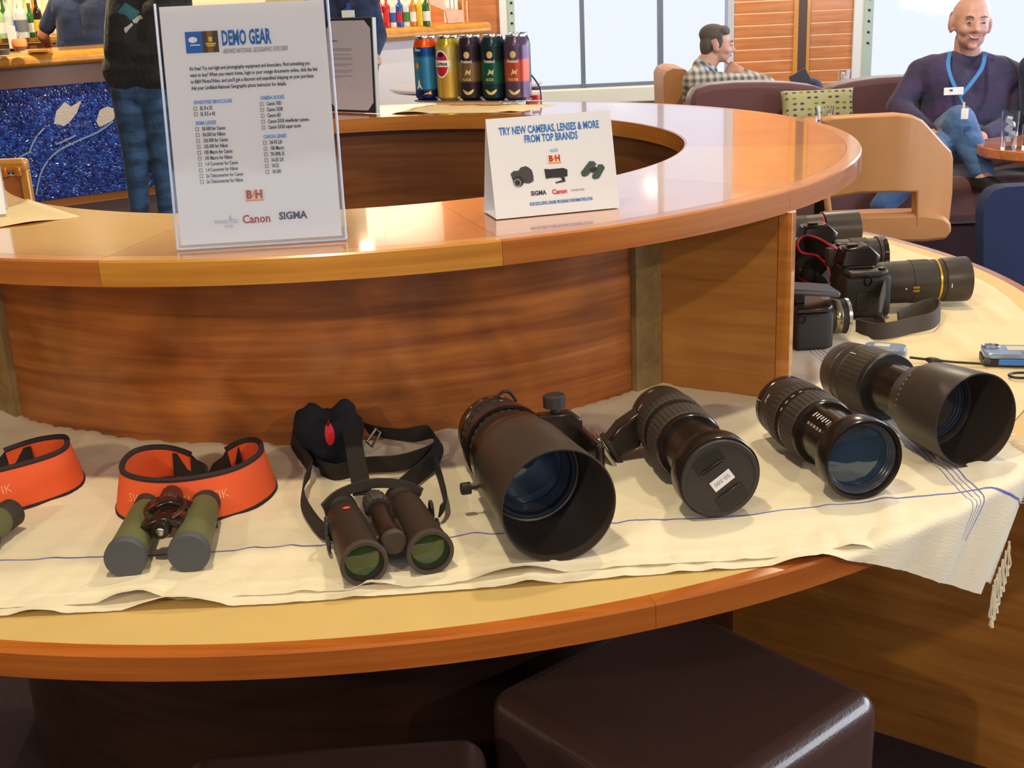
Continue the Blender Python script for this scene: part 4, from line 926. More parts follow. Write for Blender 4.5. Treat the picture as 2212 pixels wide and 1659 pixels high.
def can(key, pos, label, bands, body):
    c = thing('beer_can', label, 'can', T=frame(V((pos.x, pos.y, ZU+.0104)), dirc, None, (0, 0, 1)), group='tall beer cans on the tray')
    prof = [(0, .0001), (.001, .022), (0, .0235), (.0015, .0262), (.009, CR), (.140, CR)]
    neck = [(.140, CR), (.152, .0305), (.158, .0272), (.161, .0262)]
    nm = 'can_print_'+key
    m, nt, b = _nt(nm); b.inputs['Roughness'].default_value = .26; b.inputs['Metallic'].default_value = .55
    tc = nt.nodes.new('ShaderNodeTexCoord'); sp = nt.nodes.new('ShaderNodeSeparateXYZ'); mr = nt.nodes.new('ShaderNodeMapRange'); cr = nt.nodes.new('ShaderNodeValToRGB')
    nt.links.new(tc.outputs['Object'], sp.inputs[0]); nt.links.new(sp.outputs[2], mr.inputs[0]); mr.inputs[1].default_value = .009; mr.inputs[2].default_value = .140; nt.links.new(mr.outputs[0], cr.inputs[0]); nt.links.new(cr.outputs[0], b.inputs['Base Color'])
    cr.color_ramp.interpolation = 'EASE'; el = cr.color_ramp.elements; soft = .035
    for k, (z0, z1, m2) in enumerate(bands):
        q0, q1 = (z0-.009)/.131, (z1-.009)/.131; cc = m2.node_tree.nodes['Principled BSDF'].inputs['Base Color'].default_value
        for pos in ((0 if k == 0 else q0+soft), (1 if k == len(bands)-1 else q1-soft)):
            e = el[0] if (k == 0 and pos == 0) else (el[-1] if pos == 1 else el.new(pos)); e.color = tuple(cc)
    obj('can_body', G().lathe([(.009, CR), (.140, CR)], 56, cap=False), m, c)
    lo = [(0, .0001), (.001, .022), (0, .0235), (.0015, .0262), (.009, CR)]
    obj('can_base', G().lathe(lo, 56, cap=False), bands[0][2], c)
    obj('can_neck', G().lathe(neck, 56, cap=False), body, c)
    obj('can_lid', G().lathe([(.160, .0262), (.1665, .0272), (.168, .0265), (.1675, .0252), (.163, .0245), (.163, .0001)], 48, cap=False), ALU, c)
    obj('pull_tab', G().prism(rrect(.012, .022, .005), .0012, M.Translation((0, .003, .1640))), ALU, c)
    return c
def wrapflat(c, poly, m2, name, off=.0002, ang=-pi/2):
    """printed patch wrapped on the can: poly in metres (x round the can, z up)"""
    cx = sum(p[0] for p in poly)/len(poly); cz_ = sum(p[1] for p in poly)/len(poly); vs = []; fs = []; n = len(poly); K = 4
    for k in range(K+1):
        for p in poly:
            x = cx+(p[0]-cx)*k/K; z = cz_+(p[1]-cz_)*k/K; a2 = ang+x/CR; vs.append((math.cos(a2)*(CR+off), math.sin(a2)*(CR+off), z))
    for k in range(K):
        for i in range(n): fs.append((k*n+i, k*n+(i+1) % n, (k+1)*n+(i+1) % n, (k+1)*n+i))
    return obj(name, G().add(vs, fs), m2, c)
def wraps(c, s, size, x, z, m2, xs=.8, off=.0004, bold=.0002, ang=-pi/2):
    vs, fs = text(s, size, M.Identity(4), xs, 'CENTER', bold); out = []
    for p in vs:
        a2 = ang+(p.x+x)/CR; out.append((math.cos(a2)*(CR+off), math.sin(a2)*(CR+off), z+p.y))
    return obj('lettering', G().add(out, fs), m2, c, smooth=0)
def ov(cx, cz_, rx, rz, n=28): return [(cx+rx*math.cos(2*pi*t/n), cz_+rz*math.sin(2*pi*t/n)) for t in range(n)]
def seg(x0, z0, w, h, n=8): return [(x0-w/2+w*i/n, z0-h/2) for i in range(n+1)]+[(x0+w/2-w*i/n, z0+h/2) for i in range(n+1)]
B1 = canmat('can_blue', (26, 78, 150)); B2 = canmat('can_sky', (60, 140, 190)); OR = canmat('can_orange', (226, 84, 30)); NAV = canmat('can_navy', (24, 40, 110))
P0 = [a_+step*i for i in range(5)]
c = can('blue', P0[0], 'blue beer can with an orange neck and a sailing boat, leftmost in the row', [(.009, .030, NAV), (.030, .060, B2), (.060, .115, B2), (.115, .140, B1)], OR)
wrapflat(c, ov(-.010, .092, .0055, .008), canmat('can_amber', (236, 160, 60)), 'sun_print'); wrapflat(c, [(-.016, .030), (.003, .030), (-.007, .058)], mat('can_white', (222, 224, 232), .4), 'sail_print')
wrapflat(c, [(-.006, .012), (.028, .016), (.026, .026), (.008, .020)], MATS['can_amber'], 'shore_print'); wraps(c, 'Blanc', .011, -.006, .130, MATS['can_white'])
GD = canmat('can_gold', (206, 190, 110)); GD2 = canmat('can_gold_low', (214, 178, 84))
c = can('gold', P0[1], 'gold beer can with a round red and white emblem, second from the left', [(.009, .075, GD2), (.075, .140, GD)], canmat('can_olive_neck', (176, 160, 50)))
wrapflat(c, ov(-.004, .096, .0225, .036), MATS['can_white'], 'emblem_rim'); wrapflat(c, ov(-.004, .096, .0200, .032), canmat('can_crimson', (190, 30, 60), .35, .2), 'emblem', .0004); wrapflat(c, ov(-.004, .120, .009, .006), NAV, 'emblem_crest', .0007)
wrapflat(c, seg(-.004, .097, .052, .017), MATS['can_white'], 'emblem_ribbon', .0009); wraps(c, 'Cognos', .0135, -.004, .0925, mat('black_print', (24, 22, 26), .5), .85, .0012, .0005)
DK = canmat('can_aubergine', (52, 40, 56)); BRZ = canmat('can_bronze', (128, 104, 74))
c = can('brown', P0[2], 'dark bronze and aubergine beer can, in the middle of the row', [(.009, .050, DK), (.050, .100, BRZ), (.100, .140, DK)], DK)
GP = mat('can_gold_print', (224, 206, 150), .35, .5)
def crest(c, txt, sub):
    wrapflat(c, ov(.006, .118, .008, .009), GP, 'crest'); wraps(c, txt, .0105, .004, .098, MATS['can_white'], .8)
    wrapflat(c, [(-.002, .066), (.004, .082), (.010, .076), (.016, .082), (.014, .066)], GP, 'lion_print'); wraps(c, sub, .0095, .004, .052, GP)
    arcp = [(.006+.017*math.cos(math.radians(t)), .036+.020*math.sin(math.radians(t))) for t in range(200, 341, 14)]
    wrapflat(c, arcp+[(.006+.0155*math.cos(math.radians(t)), .036+.016*math.sin(math.radians(t))) for t in range(340, 199, -14)], GP, 'gold_scroll')
crest(c, 'Preisland', 'BLACK')
GRN = canmat('can_green', (24, 96, 82)); DG = canmat('can_dark_green', (26, 52, 60))
c = can('green', P0[3], 'dark green beer can, second from the right in the row', [(.009, .045, DG), (.045, .100, GRN), (.100, .140, DG)], DG)
crest(c, 'Preisland', 'BOCK')
RDc = canmat('can_copper_red', (188, 84, 70)); PU = canmat('can_purple', (88, 70, 100))
c = can('red', P0[4], 'purple and copper red beer can, rightmost in the row', [(.009, .050, PU), (.050, .105, RDc), (.105, .140, PU)], PU)
crest(c, 'Preisland', 'PORTER')
c = can('dark', P0[3]+step*.62+nc*.062, 'dark teal beer can standing behind the gap between the green and the red can', [(.009, .040, canmat('can_grey', (150, 156, 170))), (.040, .140, canmat('can_teal_dark', (40, 58, 72)))], canmat('can_teal_dark', (40, 58, 72)))
# spectacles / headset wire and small red packet behind the cans
hs = thing('headset', 'thin dark curved headset wire standing behind the rightmost beer can', 'headset', (.10, 3.42, ZU))
q0 = V((.062, 3.42, ZU+.075)); g = G().tube(fillet([(.055, 3.43, ZU+.083), (.085, 3.42, ZU+.070), (.108, 3.415, ZU+.038), (.113, 3.41, ZU+.012), (.112, 3.41, ZU+.001)], 6), .0022, 8)
obj('headband', g, mat('navy_gloss', (30, 44, 96), .25), hs, True)
obj('ear_piece', G().tube([(.075, 3.415, ZU+.034), (.092, 3.413, ZU+.032), (.108, 3.412, ZU+.030)], [.003, .0045, .003], 10), mat('maroon_plastic', (96, 40, 52), .4), hs, True)
g = G().prism(rrect(.036, .026, .004), .012, M.Translation((.092, 3.435, ZU+.0005)) @ rotz(-.3)); pk = obj('packet', g, mat('red_white_foil', (214, 50, 60), .4), bevel=.002)
tag(pk, 'small red packet behind the rightmost beer can', 'packet')
# ------------------------------------------------------------------ the room
YB = 11.3
def px_at(u, y, v=100): return PY(u, v, y).x
def wallbox(name, x0, x1, y0, y1, z0, z1, m, parent=None, kind='structure', bevel=0.):
    return obj(name, G().box(x1-x0, y1-y0, z1-z0, ((x0+x1)/2, (y0+y1)/2, (z0+z1)/2)), m, parent, world=parent is not None, kind=None if parent is not None else kind, smooth=0, bevel=bevel)
CARP = mat('plum_carpet', (52, 36, 42), .95, bump=(500, .5, .004), var=(60, .25))
WALLW = mat('white_painted_steel', (214, 218, 224), .45); CEIL = mat('white_ceiling_panel', (216, 212, 206), .7); CREAM = mat('cream_backlit_wall', (222, 206, 160), .6)
wallbox('floor', -7, 5.3, -3.7, 12.6, -.05, 0, CARP); wallbox('ceiling', -7, 5.3, -3.7, 12.6, 3.2, 3.25, CEIL)
wallbox('wall_left', -7.05, -7, -3.7, 12.6, 0, 3.2, CREAM); wallbox('wall_right', 5.3, 5.35, -3.7, 12.6, 0, 3.2, WALLW); wallbox('wall_front', -7, 5.3, -3.75, -3.7, 0, 3.2, W_WALL)
xs = {k: px_at(k, YB) for k in (1082, 1097, 1114, 1587, 1862, 1880)}
wallbox('wall_back', -7, px_at(812, 12.4), 12.4, 12.5, 0, 3.2, CREAM)
wallbox('wall_bar_end', px_at(812, 12.4), px_at(812, 12.4)+.06, YB, 12.5, 0, 3.2, WALLW)
wallbox('wall_behind_bottles', px_at(812, 12.4)-.1, px_at(935, YB), YB+.02, YB+.10, 0, 3.2, mat('pale_lit_wall', (226, 222, 214), .5))
wallbox('wall_partition', px_at(935, YB), xs[1082], YB-.02, YB+.10, 0, 3.2, W_WALL)
wallbox('trim_1', xs[1082]+.002, xs[1097], YB-.06, YB+.10, 0, 3.2, WALLW)
SILLZ = PY(1258, 188, YB).z
FRM = mat('grey_green_window_frame', (168, 186, 180), .4); MUL = mat('slate_mullion', (96, 108, 130), .4); SILM = mat('pale_grey_sill', (206, 208, 206), .5)
GLZ = acryl('window_pane_glass')
def bolts(o, x, z0, z1, y, n):
    for i in range(n):
        obj('bolt', G().lathe([(0, .011), (.008, .010), (.010, .0001)], 12, M.Translation((x, y, z0+(z1-z0)*i/(n-1))) @ M.Rotation(pi/2, 4, 'X')), STEELD, o)
w1 = wallbox('window_1', xs[1097], xs[1114], YB-.05, YB+.08, SILLZ-.1, 3.05, FRM); bolts(w1, (xs[1097]+xs[1114])/2+.01, .95, 2.9, YB-.05, 24)
edges = [xs[1114], px_at(1254, YB), px_at(1263, YB), px_at(1421, YB), px_at(1432, YB), xs[1587]]
for i, (a, b) in enumerate(((1, 2), (3, 4))):
    wallbox('mullion', edges[a], edges[b], YB-.03, YB+.05, SILLZ, 3.05, MUL, w1)
for a, b in ((0, 1), (2, 3), (4, 5)):
    obj('pane', G().add([(edges[a], YB+.03, SILLZ), (edges[b], YB+.03, SILLZ), (edges[b], YB+.03, 3.05), (edges[a], YB+.03, 3.05)], [(0, 1, 2, 3)]), GLZ, w1, smooth=0)
    wallbox('bottom_rail', edges[a], edges[b], YB-.02, YB+.05, SILLZ-.005, SILLZ+.022, MUL, w1)
wallbox('window_sill', xs[1114], xs[1587], YB-.12, YB+.06, SILLZ-.14, SILLZ-.006, SILM, w1, bevel=.01)
wallbox('wall_below_window', xs[1097], xs[1587]+.1, YB, YB+.1, 0, SILLZ-.14, mat('cream_wall_paint', (214, 210, 196), .6))
wallbox('trim_2', xs[1097], xs[1587], YB-.05, YB+.08, 3.05, 3.2, WALLW)
# wood pillar of grooved planks
YPL = 11.0; pa, pb_, pc_, pd = [px_at(k, YPL) for k in (1587, 1726, 1741, 1841)]
pil = wallbox('wall_pillar', pa, pd+.01, YPL+.05, YB+.2, 0, 3.2, WALLW)
zl = [PY(1650, v, YPL).z for v in (158, 133, 109, 84, 58, 30, 2)]; dz = (zl[-1]-zl[0])/6
for (xa, xb_) in ((pa, pb_), (pc_, pd)):
    for k in range(-4, 22):
        z0 = zl[0]+dz*k
        if z0 < .05 or z0+dz > 3.18: continue
        obj('plank', G().box(xb_-xa, .03, dz-.010, ((xa+xb_)/2, YPL+.03, z0+dz/2)), W_WALL, pil, smooth=0, bevel=.003)
wallbox('groove_backing', pa, pd, YPL+.018, YPL+.030, .05, 3.18, mat('pale_groove', (220, 184, 150), .5), pil)
wallbox('corner_strip', pb_-.05, pb_-.012, YPL-.005, YPL+.05, .05, 3.18, W_EDGE[1], pil)
wallbox('corner_strip', pc_+.002, pc_+.03, YPL-.005, YPL+.05, .05, 3.18, W_EDGE[1], pil)
wallbox('dark_gap_strip', pb_-.012, pc_+.002, YPL+.0, YPL+.04, .05, 3.18, mat('gap_brown', (78, 58, 54), .3), pil)
xc0, xc1 = px_at(1841, YPL), px_at(1862, YPL)
wallbox('trim_3', xc0+.002, xc1, YPL-.02, YB+.1, 0, 3.2, WALLW)
w2 = wallbox('window_2', xc1, px_at(1881, YPL), YPL-.04, YB+.1, .3, 3.2, FRM); bolts(w2, (xc1+px_at(1881, YPL))/2, .75, 3.0, YPL-.04, 26)
xw = px_at(1881, YPL); zb = PY(1900, 176, YPL).z
r = .09; P_ = [(xw, .3), (5.3, .3), (5.3, zb), (xw+r, zb)]+[(xw+r-r*math.sin(math.radians(t)), zb+r-r*math.cos(math.radians(t))) for t in range(0, 91, 15)]
TT = M.Translation((0, YPL+.04, 0)) @ M.Rotation(pi/2, 4, 'X')
obj('bottom_frame', G().prism(P_, .06, TT), FRM, w2, smooth=0)
obj('pane', G().add([(xw, YPL+.02, zb), (5.3, YPL+.02, zb), (5.3, YPL+.02, 3.2), (xw, YPL+.02, 3.2)], [(0, 1, 2, 3)]), GLZ, w2, smooth=0)
wallbox('wall_under_window', xw-.01, 5.3, YPL-.02, YPL+.06, 0, .3, MATS['cream_wall_paint'])

# ------------------------------------------------------------------ the bar
BA = PY(0, 119, 8.6); BB = PY(1062, 46, 10.8); bd = V((BB.x-BA.x, BB.y-BA.y, 0)).normalized(); bn = V((-bd.y, bd.x, 0))   # bn points behind the bar
BTZ = 1.07
o0 = V((BA.x, BA.y, 0)); BLN = (V((BB.x, BB.y, 0))-o0).length
bar = thing('bar_counter', 'long wooden bar counter with a rounded honey edge and a blue mosaic front', 'bar', o0)
def barbox(name, s0, s1, d0, d1, z0, z1, m, bevel=0., par=bar):
    Tb = frame(o0, bd, None, (0, 0, 1)); return obj(name, G().box(s1-s0, d1-d0, z1-z0, ((s0+s1)/2, (d0+d1)/2, (z0+z1)/2), Tb), m, par, True, smooth=40, bevel=bevel)
g = G(); prof = [(.06, BTZ-.10), (.0, BTZ-.085), (-.0, BTZ-.03), (.03, BTZ), (.75, BTZ), (.75, BTZ-.06), (.10, BTZ-.10)]
Tb = frame(o0, bd, None, (0, 0, 1))
n_ = len(prof); vs = [(s, y, z) for s in (-2.2, BLN) for y, z in prof]; fs = [(i, (i+1) % n_, n_+(i+1) % n_, n_+i) for i in range(n_)]+[list(range(n_)), [n_+i for i in reversed(range(n_))]]
obj('bar_top', g.add(vs, fs, Tb), W_BAR, bar, True, bevel=.018)
barbox('apron', -2.2, BLN-2.0, .10, .16, .84, BTZ-.10, mat('satin_taupe_apron', (150, 112, 96), .22, var=(1.5, .12)))
WHT = mat('white_lacquer_panel', (216, 212, 220), .3)
barbox('end_panel', BLN-2.0, BLN-.08, .10, .16, .06, BTZ-.10, WHT)
barbox('inner_shelf', -2.2, BLN-.1, .18, .72, .70, .74, W_BAR)
barbox('kick_plate', -2.2, BLN-.08, .14, .18, 0, .08, W_EDGE[0])
def mosaic():
    m, nt, b = _nt('blue_glass_mosaic'); N = nt.nodes; L = nt.links
    tc = N.new('ShaderNodeTexCoord'); vo = N.new('ShaderNodeTexVoronoi'); vo.inputs['Scale'].default_value = 48; vo.inputs['Randomness'].default_value = .8
    L.new(tc.outputs['Object'], vo.inputs['Vector'])
    cr = N.new('ShaderNodeValToRGB'); cr.color_ramp.elements[0].color = (*lin((18, 30, 92)), 1); cr.color_ramp.elements[1].color = (*lin((44, 82, 176)), 1)
    e = cr.color_ramp.elements.new(.5); e.color = (*lin((28, 50, 130)), 1)
    sp = N.new('ShaderNodeSeparateColor'); L.new(vo.outputs['Color'], sp.inputs[0]); L.new(sp.outputs[0], cr.inputs[0])
    ve = N.new('ShaderNodeTexVoronoi'); ve.feature = 'DISTANCE_TO_EDGE'; ve.inputs['Scale'].default_value = 48; ve.inputs['Randomness'].default_value = .8; L.new(tc.outputs['Object'], ve.inputs['Vector'])
    L.new(cr.outputs[0], b.inputs['Base Color']); b.inputs['Roughness'].default_value = .12; b.inputs['Coat Weight'].default_value = .5
    ad = N.new('ShaderNodeMath'); ad.operation = 'ADD'; L.new(ve.outputs[0], ad.inputs[0]); L.new(sp.outputs[1], ad.inputs[1])
    _bump(nt, b, ad.outputs[0], .7, .012); MATS['mos'] = m; return m
barbox('mosaic_front', -2.2, BLN-2.0, .12, .15, .06, .84, mosaic())
def PB(u, v, off=.118):
    """pixel onto the mosaic plane"""
    d = PR(u, v); o = V((0, 0, CZ)); pl = o0+bn*off; t = (pl-o).dot(bn)/d.dot(bn); return o+d*t
FLK = mat('pearl_tiles', (188, 178, 170), .2, bump=(90, .6, .006))
def decal(name, pts, m, par=bar, off=.116):
    vs = [PB(u, v, off) for u, v in pts]; return obj(name, G().add(vs+[p+bn*.004 for p in vs], [list(range(len(vs)))]+[(i, (i+1) % len(vs), len(vs)+(i+1) % len(vs), len(vs)+i) for i in range(len(vs))]), m, par, True, smooth=0)
decal('whale_fluke', [(116, 268), (122, 240), (140, 221), (154, 230), (176, 217), (166, 244), (152, 262), (138, 273), (124, 268)], FLK)
decal('whale_fluke', [(208, 262), (216, 238), (232, 230), (252, 236), (246, 258), (226, 270), (214, 274)], FLK)
PALEB = mat('pale_blue_tiles', (120, 142, 190), .2)
for pts in ([(62, 332), (76, 300), (96, 276)], [(78, 420), (90, 370), (118, 332), (160, 308), (210, 286), (244, 262)], [(120, 312), (142, 303), (164, 292)], [(20, 392), (32, 350), (60, 330)]):
    obj('whale_outline', G().ribbon(fillet([PB(u, v, .114) for u, v in pts], 6), .012, .004, bn.cross(V((0, 0, 1)))+V((0, 0, 1))), PALEB, bar, True)

# back shelf with bottles
SHZ = PY(40, 82, 10.7).z
bs = thing('back_shelf', 'wooden shelf cabinet behind the bar that carries the liquor bottles', 'shelf', (-4.2, 10.7, 0))
obj('shelf_top', G().box(3.9, .36, .04, (-3.9, 10.9, SHZ-.02)), W_BAR, bs, True, bevel=.006); obj('cabinet_front', G().box(3.86, .03, SHZ-.06, (-3.9, 10.78, (SHZ-.06)/2)), W_WALL, bs, True)
obj('cabinet_back', G().box(3.86, .03, SHZ-.06, (-3.9, 11.06, (SHZ-.06)/2)), W_WALL, bs, True)
obj('mirror_back', G().box(3.9, .03, .9, (-3.9, 11.10, SHZ+.46)), mat('lit_mirror_back', (236, 226, 196), .25), bs, True)
BG = {'clear': mat('clear_bottle', (226, 232, 236), .08, alpha=.62), 'green': mat('green_bottle', (36, 104, 44), .08, alpha=.9), 'yellow': mat('yellow_bottle', (226, 180, 40), .15), 'dark': mat('dark_bottle', (34, 26, 24), .1), 'amber': mat('amber_bottle', (196, 128, 40), .1, alpha=.9), 'pale': mat('pale_green_bottle', (176, 202, 140), .12, alpha=.85), 'blue': mat('blue_bottle', (40, 76, 170), .12), 'red': mat('red_bottle', (180, 36, 40), .15), 'cream': mat('cream_bottle', (220, 200, 160), .3)}
LAB = {'w': mat('white_label', (230, 230, 226), .6), 'r': mat('red_label', (196, 36, 40), .6), 'y': mat('yellow_label', (226, 190, 60), .6), 'b': mat('blue_label', (50, 90, 180), .6), 'g': mat('green_label', (60, 130, 70), .6), 'k': BLK, 'n': GREYT}
CAPN = {'clear': 'silver', 'dark': 'black'}
def bottle(p, r, h, glass, lab, cap, label, grp, sq=False):
    o = thing('bottle', label, 'bottle', p, group=grp)
    n = 4 if sq else 28; q = rotz(pi/4+.2) if sq else None
    pr = [(0, r*.9), (.004, r), (h*.55, r), (h*.64, r*.82), (h*.72, r*.36), (h*.90, r*.30), (h*.90, r*.36), (h*.93, r*.36)]
    obj('glass_body', G().lathe(pr, n, q), BG[glass], o); obj('label', G().lathe([(h*.14, r*1.012), (h*.42, r*1.012)], n, q, cap=False), LAB[lab], o)
    obj('cap', G().lathe([(h*.925, r*.37), (h, r*.36), (h, .0001)], 20), LAB[cap] if cap in LAB else mat('silver_cap', (190, 192, 196), .3, .8), o); return o
for u, v, r, h, gl, lb, cp, sq, w in [(6, 84, .040, .30, 'pale', 'w', 'g', 0, 'pale green bottle with white label at the very left of the back shelf'), (25, 83, .036, .31, 'clear', 'w', 's', 0, 'clear bottle with broad white label, second on the back shelf'),
        (53, 82, .045, .34, 'clear', 'n', 'k', 0, 'wide clear bottle with grey label behind the orange glass'), (72, 80, .040, .27, 'green', 'w', 'r', 0, 'green bottle with white label left of the man in navy'), (88, 80, .036, .33, 'dark', 'y', 'y', 0, 'dark bottle with yellow label beside the man in navy')]:
    bottle(PX(u, v, SHZ+.0005), r, h, gl, lb, cp, w, 'liquor bottles on the back shelf', sq)
for u, gl, lb, w in [(14, 'green', 'w', 'green bottle in the back row, left'), (40, 'clear', 'b', 'clear bottle with blue label in the back row'), (62, 'pale', 'g', 'pale bottle with green label in the back row'), (80, 'amber', 'w', 'amber bottle in the back row'), (102, 'cream', 'w', 'cream bottle in the back row beside the navy shoulder'), (232, 'green', 'w', 'green bottle between the two men at the bar')]:
    q = PY(u, 80, 11.0); bottle(V((q.x, 11.02, SHZ+.0005)), .034, .33, gl, lb, 's', w, 'liquor bottles on the back shelf')
for i, (u, gl, lb, cp) in enumerate([(826, 'red', 'w', 'r'), (840, 'red', 'r', 's'), (854, 'clear', 'b', 'b'), (868, 'blue', 'r', 's'), (882, 'clear', 'g', 'k'), (897, 'amber', 'w', 's'), (911, 'yellow', 'y', 'g'), (925, 'green', 'w', 's')]):
    q = PX(u, 60-(u-826)*.045, BTZ+.001); q += bn*.02
    nm = ['red bottle with white label, first', 'red bottle with red label, second', 'clear bottle with blue label, third', 'blue bottle with red label, fourth', 'clear bottle with green label, fifth', 'amber bottle with white label, sixth', 'yellow bottle, seventh', 'green bottle with white label, last'][i]
    bottle(q, .029, .27, gl, lb, cp, nm+' in the row on the bar end', 'bottles on the bar end')
# things on the bar
q = PX(47, 117, BTZ+.001)+bn*.02; o = thing('cocktail_glass', 'round glass of orange drink standing on the bar', 'glass', q)
obj('glass', G().lathe([(0, .030), (.003, .030), (.018, .030), (.050, .052), (.080, .052), (.105, .040), (.104, .038), (.080, .049), (.050, .049), (.022, .028)], 28, cap=False), mat('thin_glass', (250, 250, 246), .05, alpha=.06), o)
obj('drink', G().lathe([(.020, .0001), (.022, .028), (.050, .0485), (.080, .0485), (.098, .040), (.098, .0001)], 28), mat('orange_drink', (252, 140, 6), .15), o)
q = PX(44, 112, BTZ+.001)+bn*.16; o = thing('napkin_holder', 'white paper napkins standing up behind the orange drink', 'napkins', q)
obj('paper_stack', G().box(.055, .02, .17, (0, 0, .085)), PAPER, o, bevel=.002); obj('holder', G().box(.065, .03, .02, (0, 0, .01)), STEELD, o)
q = PX(10, 119, BTZ+.001)+bn*.03; g = G().lathe([(0, .04), (.035, .046), (.037, .044), (.012, .038), (.012, .0001)], 28); tag(obj('bowl', g, mat('steel_bowl', (180, 178, 172), .25, .8)), 'small steel bowl at the left end of the bar', 'bowl').location = q
q = PX(92, 113, BTZ+.001)+bn*.05; g = G().box(.14, .09, .018, (0, 0, .009)); o = obj('cutting_board', g, W_BAR, bevel=.003); o.location = q; tag(o, 'small wooden board on the bar in front of the man in navy', 'board')
q = PX(985, 50, BTZ+.001)+bn*.02; o = thing('tissue_holder', 'angular wooden holder with white packets on the end of the bar', 'holder', q)
Tq = frame((0, 0, 0), bd, None, (0, 0, 1))
obj('front_face', G().prism([(-.075, 0), (.075, 0), (.085, .10), (-.10, .13)], .012, Tq @ M.Rotation(pi/2, 4, 'X')), W_BAR, o, bevel=.003); obj('side_wing', G().prism([(-.24, .16), (-.09, .10), (-.10, .19), (-.26, .25)], .012, Tq @ M.Rotation(pi/2, 4, 'X')), W_BAR, o, bevel=.003)
obj('side_wing', G().box(.012, .10, .24, (.09, .05, .12), Tq), W_BAR, o); obj('packets', G().box(.03, .05, .22, (-.04, .05, .12), Tq).box(.03, .05, .20, (.0, .05, .11), Tq).box(.03, .05, .21, (.04, .05, .115), Tq), WHITE, o, bevel=.002)
q = PX(1027, 44, BTZ+.001)+bn*.02; o = thing('red_box', 'small red box in a cream frame at the very end of the bar', 'box', q)
obj('frame', G().box(.135, .05, .165, (0, .03, .0825), Tq), mat('cream_card', (226, 200, 160), .5), o, bevel=.002); obj('front', G().box(.11, .004, .135, (0, .003, .080), Tq), mat('red_card', (170, 40, 36), .5), o)
obj('lettering', G().add(*text('Coffee', .045, Tq @ M.Translation((.022, -.0003, .02)) @ M.Rotation(pi/2, 4, 'X') @ rotz(pi/2), .7, 'LEFT', .001)), mat('cream_print2', (236, 210, 180), .5), o, smooth=0)
obj('cream_strip', G().box(.016, .002, .10, (-.035, .0, .075), Tq), MATS['cream_print2'], o)
# pale ledge seen between menu and cans
q = PY(1005, 192, 8.6); o = thing('lounge_table', 'low round grey table seen beyond the beer cans', 'table', (q.x, 8.9, 0))
zt = PY(1005, 190, 8.6).z
obj('table_top', G().lathe([(zt-.03, .0001), (zt-.03, .50), (zt-.015, .535), (zt, .53), (zt, .0001)], 64), mat('grey_table_top', (176, 176, 186), .2), o)
obj('pedestal', G().lathe([(0, .22), (.02, .22), (.03, .04), (zt-.03, .04)], 28), STEELD, o)

# ------------------------------------------------------------------ stools under the desk, seats, sofa, tables
LEA = mat('brown_leather', (74, 52, 48), .28, coat=.6, bump=(240, .35, .0015), var=(8, .08)); TANL = mat('tan_leather', (190, 134, 84), .42, bump=(160, .25, .0015), var=(6, .05))
PLUM = mat('plum_velvet', (92, 54, 58), .7, sheen=.5, bump=(60, .2, .003)); NAVYF = mat('navy_fabric', (38, 52, 92), .9, bump=(500, .3, .001))
def softbox(name, sx, sy, sz, c, m, par, r=.03, T=None, world=False):
    o = obj(name, G().box(sx, sy, sz, c, T), m, par, world, smooth=60); b = o.modifiers.new('bevel', 'BEVEL'); b.width = r; b.segments = 5; return o
ex = V((.885, -.0, 0))
def stool(p, ang, label):
    o = thing('stool', label, 'stool', T=M.Translation(V(p)) @ rotz(math.radians(ang)))
    softbox('cushion', .40, .40, .44, (0, 0, .235), LEA, o, .035); obj('foot_ring', G().box(.30, .30, .02, (0, 0, .01)), STEELD, o); return o
sc_ = PX(1915, 1492, .455); dS = V((.186, .155, 0)).normalized()      # near right corner and the direction of its front edge
nS = V((-dS.y, dS.x, 0)); cS = V((sc_.x, sc_.y, 0))-dS*.20+nS*.20; ang = math.degrees(math.atan2(dS.y, dS.x))
stool((cS.x, cS.y, 0), ang, 'brown leather cube stool under the desk at the lower right')
s2 = PX(1066, 1600, .455); stool((s2.x-.205, 1.25, 0), 2, 'brown leather cube stool in deep shade under the desk at the lower left')

# sofa
YS = 6.75
sf = thing('sofa', 'long plum coloured curved sofa in front of the windows', 'sofa', (2.0, YS, 0))
def sofaback(pts, x_lo, depth, nm):
    top = [PY(u, v, YS) for u, v in pts]; poly = [(top[0].x, .30)]+[(p.x, p.z) for p in top]+[(top[-1].x, .30)]
    o = obj(nm, G().prism(poly, depth, M.Translation((0, YS+depth, 0)) @ M.Rotation(pi/2, 4, 'X')), PLUM, sf, True, smooth=60, bevel=.03); return o
sofaback([(1491, 232), (1493, 206), (1506, 193), (1535, 184), (1590, 179), (1650, 178), (1710, 180), (1760, 186), (1789, 194)], 0, .20, 'backrest')
sofaback([(1791, 194), (1812, 185), (1850, 176), (1900, 169), (1950, 166), (2020, 165), (2120, 163), (2300, 158)], 0, .20, 'backrest')
xa = PY(1495, 200, YS).x
softbox('seat', 2.9, 1.02, .22, (xa+1.5, YS-.50, .33), PLUM, sf, .05, None, True); softbox('base', 2.8, .95, .20, (xa+1.5, YS-.48, .11), mat('dark_plum_base', (52, 30, 38), .8), sf, .02, None, True)
